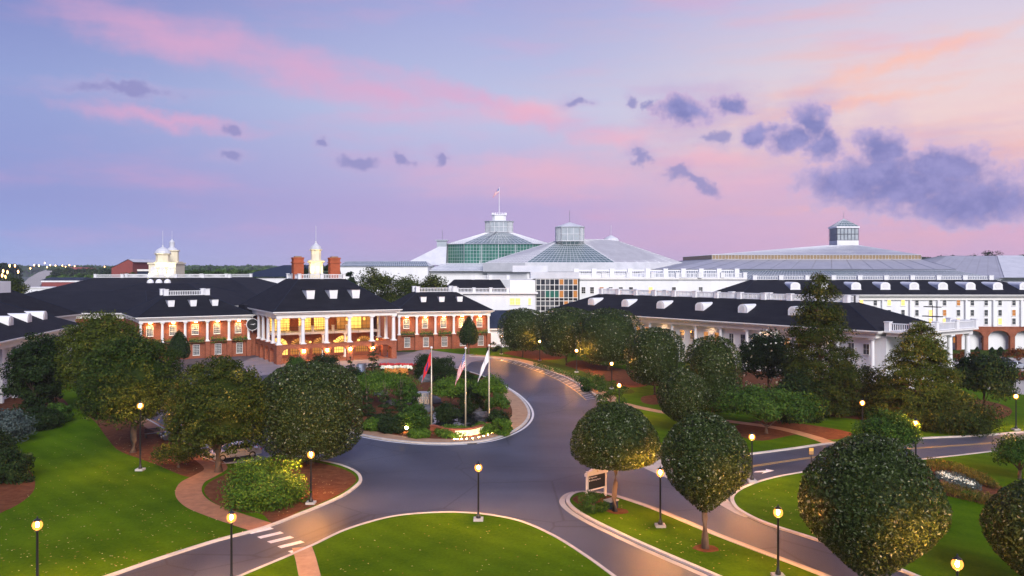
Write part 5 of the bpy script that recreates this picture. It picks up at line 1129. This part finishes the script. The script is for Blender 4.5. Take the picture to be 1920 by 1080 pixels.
for nm, lab, poly, mt in (('flower_bed', 'strip of red flowers along the island head', [(712,690),(780,688),(782,692),(712,694)], 'petal_red'), ('flower_bed', 'strip of white flowers behind the island maple', [(715,694),(772,693),(774,698),(718,698)], 'petal_white'), ('flower_bed', 'strip of orange flowers above the island maple', [(722,699),(764,700),(766,707),(728,706)], 'petal_orange')):
    bed(nm, lab, poly, 500, .3, 'green', .4, .5); w_ = bpy.data.objects[[o.name for o in bpy.data.objects if o.get('label') == lab][0]]
    P = [(x-w_.location.x, y-w_.location.y, .55+random.random()*.3) for x, y in (G(random.uniform(poly[0][0], poly[1][0]), random.uniform(poly[0][1], poly[2][1])) for _ in range(420))]
    me = leaves(np.array(P), np.tile([0,-.4,1.], (len(P),1)), .42, np.ones(len(P)), slim=.9); link('blossom', me, mt, w_, kind='stuff')
hb = bed('hedge', 'low pale edging hedge along the walk', [(1000,684),(1050,696),(1100,715),(1125,732),(1118,735),(1090,718),(1045,702),(1000,689)], 1500, .28, 'green', .5, .5); hb['category'] = 'hedge'
# flower boxes on the brick wings
for w_, L, n in ((lw, 21.4, 5), (rw, 21.2, 5)):
    for i in range(n):
        x = (i+.5)*L/n; k = 260; P = np.stack([rng.uniform(-1.5, 1.5, k), rng.normal(-.1, .2, k), rng.normal(.25, .28, k)-.3*rng.random(k)], 1)
        o = link('window_box_plants', leaves(P, np.tile([0,-.6,.6], (k,1)), .3, rng.random(k)), 'bright', w_, kind='stuff'); o.location = (x, 0, 3.6)
# ================================================================== STREET FURNITURE
def lamp_proto(h=4.1):
    t = thing('street_lamp', '', 'street lamp', (0,0,0), 0, 'globe street lamps')
    MB().box(-.34,.34,-.34,.34,-.05,.16).build('footing', 'kerb', t)
    MB().lathe([(.17,.162),(.17,.30),(.10,.42),(.075,.6),(.06,h-.75),(.09,h-.70),(.09,h-.62)], 10).build('post', 'black_metal', t, smooth=True)
    ln = MB().lathe([(.10,h-.618),(.21,h-.54),(.275,h-.38),(.26,h-.24),(.17,h-.12)], 12).build('globe', 'lamp_globe', t, smooth=True)
    MB().lathe([(.02,h-.47),(.075,h-.42),(.09,h-.34),(.075,h-.26),(.02,h-.21)], 8).build('bulb', 'lamp_bulb', ln, smooth=True)
    MB().lathe([(.20,h-.118),(.22,h-.09),(.12,h-.02),(.04,h+.02),(.03,h+.14)], 10).build('cap', 'black_metal', t, smooth=True)
    return t
lp = lamp_proto()
def lampdist(ytop): return (HC-4.1)*FPX/(ytop-HZ)
lamps = [(*G(897,978), 'lamp standing at the front lawn kerb facing the turning circle'), (*G(583,947), 'lamp at the mulch nose beneath the grey green clipped magnolia'), (*G(1238,990), 'lamp on the narrow median between the two clipped magnolias'),
    (*G(1410,905), 'lamp at the side road corner of the right lawn'), (X_(434,lampdist(962)), lampdist(962), 'lamp in front of the crosswalk end of the left road'), (X_(70,lampdist(976)), lampdist(976), 'lamp on the left lawn by the dark tall shrub'),
    (X_(1459,lampdist(953)), lampdist(953), 'lamp at the end of the median beside the largest pear magnolia'), (X_(1795,lampdist(1048)), lampdist(1048), 'lamp on the grass between the two pear shaped magnolias'), (X_(1161,lampdist(719)), lampdist(719), 'lamp at the walk fork by the small ball magnolia'),
    (X_(1147,lampdist(679)), lampdist(679), 'lamp on the grass slope below the third row magnolia'), (X_(1081,lampdist(655)), lampdist(655), 'lamp below the second magnolia of the walk row'), (X_(1012,lampdist(638)), lampdist(638), 'lamp beside the first magnolia of the walk row'),
    (X_(1617,lampdist(751)), lampdist(751), 'lamp shining through the cypress shrubs'), (X_(1717,lampdist(788)), lampdist(788), 'lamp beside the small airy tree at the side road'), (X_(1905,lampdist(739)), lampdist(739), 'lamp at the far parking lot entrance lighting a dark tree'),
    (X_(940,180), 180, 'lamp on the pale plaza by the slate roofed passage')]
for i, (x, y, lab) in enumerate(lamps):
    o = lp if i == 0 else clone(lp); o.location = (x, y, .1); o['label'] = lab
l2 = lamp_proto(6.1); l2.location = (X_(263,76), 76, .1); l2['label'] = 'tall lamp in front of the spreading magnolia on the mulch bed'
# flagpoles
def flag_mesh(kind, L, Hh):
    """limp flag: gathered folds hanging from the hoist; grid of cells coloured by region"""
    nu, nv = 26, 26; V = []; F = {}
    for j in range(nv+1):
        for i in range(nu+1):
            u, v = i/nu, j/nv
            x = -L*u*(.31+.10*v); z = -Hh*v-L*.80*u**1.15+.06*math.sin(u*9); y = .16*math.sin(u*13+v*2.0)*u**.5
            V.append((x, y, z))
    for j in range(nv):
        for i in range(nu):
            u, v = (i+.5)/nu, (j+.5)/nv
            if kind == 'us': c = 'flag_blue' if (u < .42 and v < .54) else ('flag_red' if int(v*13) % 2 == 0 else 'flag_white')
            elif kind == 'tn': c = 'flag_blue' if u > .95 else ('flag_white' if u > .92 else ('flag_blue' if (u-.46)**2*2.4+(v-.5)**2 < .07 else 'flag_red'))
            else: c = 'flag_white'
            F.setdefault(c, []).append((j*(nu+1)+i, j*(nu+1)+i+1, (j+1)*(nu+1)+i+1, (j+1)*(nu+1)+i))
            if kind == 'us' and c == 'flag_blue' and i % 2 == 0 and j % 3 == 1: F[c].pop(); F.setdefault('flag_white', []).append((j*(nu+1)+i, j*(nu+1)+i+1, (j+1)*(nu+1)+i+1, (j+1)*(nu+1)+i))
    me = bpy.data.meshes.new('flag'); fs = []; mi = []
    for k, (c, l) in enumerate(F.items()): me.materials.append(MAT[c]); fs += l; mi += [k]*len(l)
    me.from_pydata(V, [], fs); me.polygons.foreach_set('material_index', mi)
    for p in me.polygons: p.use_smooth = True
    return me
def flagpole(label, px, base, ytop, kind, L=2.6, Hh=1.5):
    x, y = G(px, base); h = Z_(ytop, y); t = thing('flagpole', label, 'flagpole', (x, y, 0))
    MB().lathe([(.09,0),(.085,h*.4),(.045,h)], 8).build('pole', 'pole', t, smooth=True)
    MB().lathe([(.03,h),(.12,h+.06),(.14,h+.14),(.10,h+.24),(.02,h+.28)], 10).build('finial', 'white', t, smooth=True)
    MB().lathe([(.22,0),(.2,.12),(.1,.2)], 10).build('base_collar', 'grey_metal', t)
    f = link('flag', flag_mesh(kind, L, Hh), None, t); f.location = (-.06, 0, h-.35); return t
flagpole('pole flying a limp red flag beside the pond', 809, 806, 654, 'tn', 2.7, 1.5); flagpole('pole flying a limp striped flag behind the lit wall', 873, 809, 655, 'us', 2.8, 1.6); flagpole('pole flying a limp plain white flag', 917, 799, 650, 'white', 3.1, 1.4)
t = thing('flagpole', 'thin mast flying a striped flag above the atrium lantern', 'flagpole', (ax, DA+19, zl+7.3)); ph = Z_(351, DA+19)-zl-7.3
MB().tube([(0,0,0),(0,0,ph)], [.14,.08], 6).build('pole', 'white', t); f = link('flag', flag_mesh('us', 2.6, 1.5), None, t); f.location = (-.05, 0, ph-.4); f.scale = (2.4,1,1.1)
# island pond, fall, rocks, sign wall
slab('pond', spl(gp([(790,796),(800,780),(830,770),(870,768),(905,775),(925,790),(905,801),(870,806),(830,805)]), 6, True), .122, 'water')
def rock_mesh(seed):
    g = np.random.default_rng(seed); mb = MB(); n, m = 9, 6; vs = []
    for j in range(m+1):
        ph_ = math.pi*j/m
        for i in range(n): a = 6.283*i/n; k = 1+g.uniform(-.22, .22); vs.append((math.sin(ph_)*math.cos(a)*k, math.sin(ph_)*math.sin(a)*k, math.cos(ph_)*.62*k))
    return mb.add(vs, [(j*n+i, (j+1)*n+i, (j+1)*n+(i+1) % n, j*n+(i+1) % n) for j in range(m) for i in range(n)])
rm = []
for s in range(4): me = bpy.data.meshes.new('rock'); b_ = rock_mesh(s); me.from_pydata(b_.v, [], b_.f); me.materials.append(MAT['rock']); rm.append(me)
for i, (px, py, s, lab) in enumerate(((795,790,1.1,'grey boulder at the pond edge below the broad shrub'),(798,772,1.3,'large grey boulder left below the orange lit fall'),(845,775,1.1,'grey boulder behind the pond under the small maple'),(890,776,1.5,'pale grey boulder behind the striped flag pole'),(905,783,1.0,'grey boulder right of the striped flag pole'),(858,803,.9,'low grey boulder in the pond by the lit wall'),
        (770,757,1.4,'tall grey boulder left of the waterfall'),(812,757,1.5,'tall grey boulder right of the waterfall'),(800,716,1.6,'pale boulder at the stream head below the red flag'),(712,742,1.2,'bluish boulder behind the junipers'),(735,760,1.0,'bluish boulder between the junipers'),(680,716,1.1,'dark boulder beside the blue fall'),(825,730,1.2,'pale boulder by the stream behind the red flag pole'),(708,800,1.0,'flat pale boulder by the low bright hedge'))):
    o = link('rock', rm[i % 4], None); x, y = G(px, py); s *= .8; o.location = (x, y, .28*s); o.scale = (s*1.2, s, s); o.rotation_euler = (0, 0, i*1.7); tag(o, lab, 'rock', 'pond rocks')
x, y = G(792, 766); wf = thing('waterfall', 'small waterfall lit orange from below, over a rock ledge', 'waterfall', (x, y, 0))
MB().box(-1.1, 1.1, .3, 2.2, 0, 1.9).build('ledge', 'rock', wf); mb = MB(); n = 16
mb.add([(-.8+1.6*i/n, -.05+.12*math.sin(i*2.1), 0.1) for i in range(n+1)] + [(-.8+1.6*i/n, .22+.05*math.sin(i*2.1), 1.9) for i in range(n+1)], [(i, i+1, n+2+i, n+1+i) for i in range(n)])
mb.box(-.8, .8, .25, 2.0, 1.902, 1.96); mb.build('falling_water', 'falling_water', wf, smooth=False)
lb = MB().lathe([(.05,0),(.12,.02),(.10,.10),(.02,.12)], 8, (.2,-.9,.14)).build('underwater_lamp', 'bulb', wf); spot_light(lb, (.2,-.95,.3), (.2,.2,1.2), 45, 100, (1,.42,.08))
# sign wall
wp = spl(gp([(809,814),(840,821),(862,822),(885,820),(910,812),(934,801)]), 10); wA = np.array(wp); c0 = wA.mean(0)
sw = thing('sign_wall', 'low curved brick wall with a brightly lit name panel', 'wall', (c0[0], c0[1], 0))
def wallstrip(pts, t0, t1, z0, z1):
    A = offs(pts, t0); B = offs(pts, t1); n = len(A); mb = MB()
    mb.add([(*(p-c0), z0) for p in A]+[(*(p-c0), z1) for p in A]+[(*(p-c0), z1) for p in B]+[(*(p-c0), z0) for p in B], [(r*n+i, r*n+i+1, (r+1)*n+i+1, (r+1)*n+i) for r in range(3) for i in range(n-1)]+[(0,n,2*n,3*n),(n-1,4*n-1,3*n-1,2*n-1)]); return mb
wallstrip(wp, -.2, .2, .08, .95).build('wall', 'brick', sw); wallstrip(wp, -.26, .26, .952, 1.05).build('coping', 'brick', sw)
mid = wp[16:40]; wallstrip(mid, -.27, -.202, .28, .88).build('name_panel', 'cream', sw)
for k in range(9):
    p = Vector(offs(mid, -1.0)[int(k*(len(mid)-1)/8)] - c0); o = MB().lathe([(.06,.0),(.06,.05),(.02,.06)], 8, (p.x, p.y, .118)).build('ground_light', 'bulb', sw)
    if k % 2 == 0:
        q = Vector(offs(mid, -.1)[int(k*(len(mid)-1)/8)] - c0); spot_light(o, (p.x, p.y, .22), (q.x, q.y, .6), 22, 95, (1,.74,.26))
for px, py, lab, wt in ((943, 800, 'small bright floodlight in the bush at the island point', 90), (762, 812, 'small floodlight glowing in the low bushes', 60)):
    x, y = G(px, py); f_ = thing('floodlight', lab, 'floodlight', (x, y, .1)); MB().lathe([(.05,0),(.05,.35)], 6).build('stake', 'black_metal', f_); MB().lathe([(.10,.35),(.18,.42),(.18,.55),(.10,.62)], 10).build('lens', 'bulb', f_)
x, y = G(675, 722); bw = thing('waterfall', 'narrow blue lit waterfall among dark island shrubs', 'waterfall', (x, y, 0)); MB().add([(-.3,0,.1),(.35,0,.1),(.3,.3,3.2),(-.2,.3,3.2)], [(0,1,2,3)]).build('falling_water', 'falling_water', bw)
MB().box(-.6,.6,.35,1.8,0,3.2).build('ledge', 'rock', bw); lb = MB().lathe([(.05,0),(.1,.02),(.02,.1)], 8, (0,-.8,.14)).build('underwater_lamp', 'grey_metal', bw); spot_light(lb, (0,-.9,.3), (0,.2,1.8), 120, 90, (.15,.4,1))
# directional sign
x0, y0 = G(1101, 941); x1, y1 = G(1135, 932); sa = math.atan2(y1-y0, x1-x0); W = math.hypot(x1-x0, y1-y0)
sg = thing('direction_sign', 'white framed black direction sign with a gabled top on the median tip', 'sign', (x0, y0, .1), sa)
for xx in (0, W): MB().box(xx-.08, xx+.08, -.08, .08, 0, 2.25).build('post', 'white', sg)
pn = MB().box(.082, W-.082, -.03, .03, .80, 1.86).build('panel', 'sign_black', sg)
MB().box(.082, W-.082, -.07, .07, .70, .798).build('bottom_rail', 'white', sg)
g = [(-.16, 1.862), (W+.16, 1.862), (W+.16, 2.06), (W*.78, 2.27), (W*.22+.1, 2.27), (-.16, 2.06)]
g = [(-.18,1.87),(W+.18,1.87),(W+.18,2.08),(W*.62,2.42),(W*.38,2.42),(-.18,2.08)]
MB().add([(a, -.12, b) for a, b in g]+[(a, .12, b) for a, b in g], [tuple(range(6)), tuple(range(11,5,-1))]+[((i+1) % 6, i, i+6, (i+1) % 6+6) for i in range(6)]).build('gable', 'white', sg)
text(sg, 'G', W/2, -.125, 2.14, .22, 'gold', 'emblem')
text(sg, 'Registration', .36, -.035, 1.70, .15, 'flag_white', 'lettering', 'LEFT'); text(sg, 'Self Parking Shuttle', .36, -.035, 1.48, .15, 'flag_white', 'lettering', 'LEFT')
for z in (1.70, 1.48): MB().add([(.24+.065*math.cos(a), -.035, z+.065*math.sin(a)) for a in np.linspace(0, 6.283, 13)[:-1]], [tuple(range(12))]).build('arrow_disc', 'flag_white', sg)
x, y = G(1146, 955); ub = thing('utility_box', 'dark green utility box with a pale lid beside the median tree', 'utility box', (x, y, .1), sa)
MB().box(-.42,.42,-.32,.32,0,.55).build('body', 'slate', ub); MB().box(-.47,.47,-.37,.37,.552,.64).build('lid', 'concrete', ub)
x, y = G(1521, 884); rs = thing('road_sign', 'small brown road sign with a yellow top panel on a black post', 'sign', (x, y, .1), R(6))
MB().tube([(0,0,0),(0,0,1.75)], .04, 8).build('post', 'black_metal', rs); MB().box(-.2,.2,-.05,-.02,1.42,1.72).build('panel', 'copper', rs); MB().box(-.2,.2,-.05,-.02,1.722,2.0).build('top_panel', 'paint_yellow', rs); MB().box(-.24,.24,-.018,.02,1.38,2.04).build('backing', 'black_metal', rs)
# cars
def car(label, x, y, rz, paint):
    t = thing('parked_car', label, 'car', (x, y, .004), rz, 'parked cars'); W = .88
    side = [(-2.25,.32),(-2.28,.62),(-2.15,.86),(-1.45,.95),(-.95,1.02),(.95,1.0),(1.85,.88),(2.22,.72),(2.28,.42),(2.2,.28)]
    n = len(side); rows = []
    for yy, k in ((-W, .94), (-W*.97, 1.0), (W*.97, 1.0), (W, .94)): rows.append([(a*(1 if abs(yy) < W else .985), yy, b*k if b > .5 else b) for a, b in side])
    mb = MB(); mb.add(sum(rows, []), [(r*n+i, (r+1)*n+i, (r+1)*n+(i+1) % n, r*n+(i+1) % n) for r in range(3) for i in range(n)] + [tuple(range(n)), tuple(range(4*n-1, 3*n-1, -1))]); mb.build('body', paint, t, smooth=False)
    MB().hip(-1.62,1.18,-.80,.80,.99,-.92,.42,-.64,.64,1.42).build('windows', 'dark_glass', t)
    MB().hip(-1.0,.50,-.665,.665,1.40,-.88,.36,-.58,.58,1.47).build('roof', paint, t)
    p = MB()
    for sy in (-1,1):
        for a, b in (((-1.60,.79),(-.93,.645)), ((1.16,.79),(.43,.645)), ((-.15,.80),(-.2,.655))): p.bar((a[0], sy*a[1], 1.0), (b[0], sy*b[1], 1.43), .05)
    p.build('pillars', paint, t)
    for sx in (-1.38, 1.42):
        for sy in (-1, 1):
            w = MB(); pr = [(.2,-.09),(.32,-.09),(.33,0),(.32,.09),(.2,.09)]; m_ = 14
            vs = [(r*math.cos(6.283*i/m_), q, r*math.sin(6.283*i/m_)) for r, q in pr for i in range(m_)]
            w.add(vs, [(k*m_+i, k*m_+(i+1) % m_, (k+1)*m_+(i+1) % m_, (k+1)*m_+i) for k in range(4) for i in range(m_)]); o = w.build('wheel', 'tyre', t); o.location = (sx, sy*.80, .33)
            r_ = MB(); r_.add([(.2*math.cos(6.283*i/m_), sy*.07, .2*math.sin(6.283*i/m_)) for i in range(m_)], [tuple(range(m_))]); r_.build('rim', 'grey_metal', o)
    for sy in (-.62, .62):
        MB().box(2.12,2.26,sy-.2,sy+.2,.62,.76).build('headlight', 'lantern_glass', t); MB().box(-2.29,-2.16,sy-.2,sy+.2,.66,.82).build('tail_light', 'flag_red', t)
    MB().box(2.24,2.30,-.5,.5,.34,.5).build('grille', 'black_metal', t); MB().box(2.28,2.305,-.26,.26,.5,.6).build('number_plate', 'white', t); return t
x, y = G(441, 859); car('white sedan with its nose toward the winding path', x, y, R(214), 'car_white')
x, y = G(414, 851); car('silver blue sedan beyond the white one', x, y, R(214), 'car_silver')
x, y = G(345, 824); car('dark car half hidden under the magnolias', x, y, R(214), 'car_dark')
x, y = G(1902, 692); car('pale car in the far lot by the brick arcade', x, y, R(20), 'car_silver'); x, y = G(1880, 684); car('dark blue car in the far lot under trees', x, y, R(20), 'car_dark')
x, y = G(886, 829.5); dg = MB()
for k in range(7): dg.box(-.5, .5, -.22+.07*k, -.18+.07*k, .0, .012)
dg.box(-.55, .55, -.28, -.23, 0, .014).box(-.55, .55, .27, .32, 0, .014)
o = dg.build('storm_drain', 'black_metal'); o.location = (x, y-.75, .006); o.rotation_euler = (0, 0, R(8)); tag(o, 'dark storm drain grate in the gutter below the lit wall', 'drain')
# bench by the path
x, y = G(287, 822); bn = thing('park_bench', 'dark slatted bench beside the winding path', 'bench', (x, y, .11), R(40))
for k in range(4): MB().box(-.8,.8,-.25+.13*k,-.15+.13*k,.42,.46).build('seat_slat', 'black_metal', bn)
for k in range(3): MB().box(-.8,.8,.28,.32,.55+.14*k,.65+.14*k).build('back_slat', 'black_metal', bn)
for xx in (-.7,.7): MB().box(xx-.04,xx+.04,-.24,.34,0,.418).build('leg', 'black_metal', bn)
# ================================================================== FAR COUNTRY, LEFT
def woods(name, d, px0, px1, ytop, step, size, leaf, jit=4, seed=1, dep=60):
    g = np.random.default_rng(seed); P = []; Nn = []; T = []
    for px in np.arange(px0, px1, step):
        dd = d+g.uniform(-dep, dep); x = X_(px, dd); zt = Z_(ytop+g.uniform(-jit, jit), dd); r = step*1.1*dd/FPX*g.uniform(.7, 1.2); k = 90; q = g.normal(0, 1, (k, 3)); q /= np.linalg.norm(q, axis=1)[:, None]; q[:, 2] = np.abs(q[:, 2])*1.0
        P.append(np.array([x, dd, zt-r*1.0])+q*np.array([r, r, r])); Nn.append(q); T.append(np.full(k, g.uniform(0, .8)))
        q = g.uniform(-1, 1, (60, 3)); P.append(np.array([x, dd, (zt-r)*.5])+q*np.array([r, r*.6, (zt-r)*.5+.1])); Nn.append(np.tile([0, -.6, .5], (60, 1))); T.append(np.full(60, g.uniform(0, .5)))
    me = leaves(np.vstack(P), np.vstack(Nn), size, np.concatenate(T).clip(0, 1), slim=.8); link(name, me, leaf, kind='stuff')
woods('far_woods', 720, -60, 36, 500, 6, 5.5, 'darkgreen', 4, 1); woods('far_woods', 820, 108, 300, 509, 6, 6, 'darkgreen', 3, 2); woods('far_woods', 1500, 100, 620, 503.5, 6, 10, 'green', 1.5, 3, 200); woods('far_woods', 620, 95, 215, 521, 6, 5, 'green', 3, 4); woods('far_woods', 1900, -80, 1000, 501.5, 7, 13, 'green', 1.2, 5, 250); woods('far_woods', 560, 340, 540, 511, 7, 4.5, 'green', 3, 6)
woods('far_woods', 700, 1650, 2000, 486, 8, 5.5, 'darkgreen', 3, 8)
hp = []
for i in range(81):
    px = -300+i*32; hp.append((X_(px, 2600), 2600, HC+(HZ-500.5+1.5*math.sin(i*.7)+1.0*math.sin(i*1.9))*2600/FPX))
MB().add([(a, b-500, -1) for a, b, c in hp]+hp+[(a, b+600, -1) for a, b, c in hp], [(r*81+i, r*81+i+1, (r+1)*81+i+1, (r+1)*81+i) for r in range(2) for i in range(80)]).build('hills', 'hill', kind='structure')
hw_ = [(30,560,420),(48,540,560),(64,522,800),(80,511,1100),(92,506,1450)]; L_ = [(X_(p-16*(1-i*.15), d), d, Z_(y, d)) for i, (p, y, d) in enumerate(hw_)]; R_ = [(X_(p+20*(1-i*.18)+8, d), d, Z_(y, d)) for i, (p, y, d) in enumerate(hw_)]
MB().add(L_+R_+[(a,b,-1) for a,b,c in L_]+[(a,b,-1) for a,b,c in R_], [(i, i+5, i+6, i+1) for i in range(4)]+[(i,i+1,i+11,i+10) for i in range(4)]+[(i+5,i+15,i+16,i+6) for i in range(4)]+[(0,10,15,5)]).build('highway', 'concrete', kind='structure')
fl = thing('highway_lamp', 'tall highway lamp among the distant orange lights', 'street lamp', (0,0,0), 0, 'distant highway lamps')
MB().tube([(0,0,0),(0,0,24)], [.28,.16], 6).build('mast', 'grey_metal', fl); MB().lathe([(.4,23.3),(1.5,23.8),(1.5,24.6),(.4,25.1)], 10).build('lamp_head', 'far_lamp', fl)
for i, (px, py, d) in enumerate(((18,498,520),(64,497,900),(73,498,950),(84,493,1000),(94,497,1050),(104,498,1100),(117,498,1150),(130,497,1150),(196,500,1150),(4,516,430),(10,519,430),(28,498,560),(88,501,1200),(57,503,900),(123,500,1300),(140,499,1250),(6,508,470),(14,510,470),(34,509,480))):
    o = fl if i == 0 else clone(fl); o.location = (X_(px, d), d, Z_(py, d)-24.3)
    s = .36 if d > 600 else .25; o.scale = (s, s, 1)
b1 = thing('far_building', 'red brick building with a single pitched gable behind the long balustrade', 'building', (X_(228,330), 330, 0)); zt_ = Z_(487,330); ze_ = Z_(502,330)
MB().add([(-3.9,0,0),(4.3,0,0),(4.3,0,ze_+2.2),(2.6,0,zt_),(-3.9,0,ze_),(-3.9,26,0),(4.3,26,0),(4.3,26,ze_+2.2),(2.6,26,zt_),(-3.9,26,ze_)], [(0,1,2,3,4),(9,8,7,6,5),(0,5,6,1),(1,6,7,2),(4,9,5,0)]).build('wall', 'far_brick', b1)
MB().add([(-4.3,-.3,ze_-.2),(2.6,-.3,zt_+.25),(2.6,26,zt_+.25),(-4.3,26,ze_-.2),(4.8,-.3,ze_+2.2),(4.8,26,ze_+2.2)], [(0,1,2,3),(1,4,5,2)]).build('roof', 'white_roof', b1); MB().box(4.32, 16, 4, 20, 0, Z_(506,334)).build('annexe', 'slate', b1); MB().box(4.4,16.2,3.6,3.98,Z_(506,334)-.5,Z_(505,334)).build('fascia', 'trim', b1)
b2 = thing('far_building', 'long low warehouse with a blue roof below the highway', 'building', (X_(118,480), 480, 0))
MB().box(-12,9,0,20,0,Z_(529,480)).build('wall', 'far_brick', b2); MB().box(-12.3,9.3,-.2,20,Z_(529,480)+.01,Z_(525.5,480)).build('band', 'white', b2); MB().hip(-12.6,9.6,-.6,20.6,Z_(525.5,480)+.02,-12,9,9,11,Z_(520.5,480)).build('roof', 'slate', b2)
b3 = thing('far_building', 'distant red brick office blocks among the trees', 'building', (X_(152,1250), 1250, 0)); zb_ = Z_(501,1250)
MB().box(-16,2,0,20,0,zb_).box(2.01,12,6,20,0,zb_-1).build('wall', 'far_brick', b3)
for i in range(4): MB().box(-15+4.4*i,-12.5+4.4*i,-.2,-.01,zb_-7,zb_-3).build('window', 'dim_glass', b3)
b4 = thing('far_building', 'white flat roofed sheds beyond the dark hall roofs', 'building', (X_(75,300), 300, 0)); MB().box(-8,14,0,16,0,Z_(541,300)).build('wall', 'white', b4); MB().box(-8.3,14.3,-.3,16.3,Z_(541,300)+.01,Z_(539,300)).build('parapet', 'trim', b4)
b5 = thing('far_building', 'dark pitched hall with pale low wing left of the portico roof', 'building', (X_(505,300), 300, 0)); MB().box(-6,14,0,20,0,Z_(521,300)).build('wall', 'white', b5); MB().hip(-12,15,-1,26,Z_(519,300),3,14,8,12,Z_(497,308)).build('roof', 'slate', b5)
# ================================================================== EVENING AIR
hz = MB().box(-3200, 3200, -40, 3600, -2.5, 62).build('haze', None, kind='stuff')
hm = bpy.data.materials.new('haze'); hm.use_nodes = True; ht = hm.node_tree; ht.nodes.clear()
pv = ht.nodes.new('ShaderNodeVolumePrincipled'); pv.inputs['Color'].default_value = (.82,.86,1.0,1); pv.inputs['Density'].default_value = .00011; ho = ht.nodes.new('ShaderNodeOutputMaterial'); ht.links.new(pv.outputs[0], ho.inputs['Volume'])
hz.data.materials.append(hm)
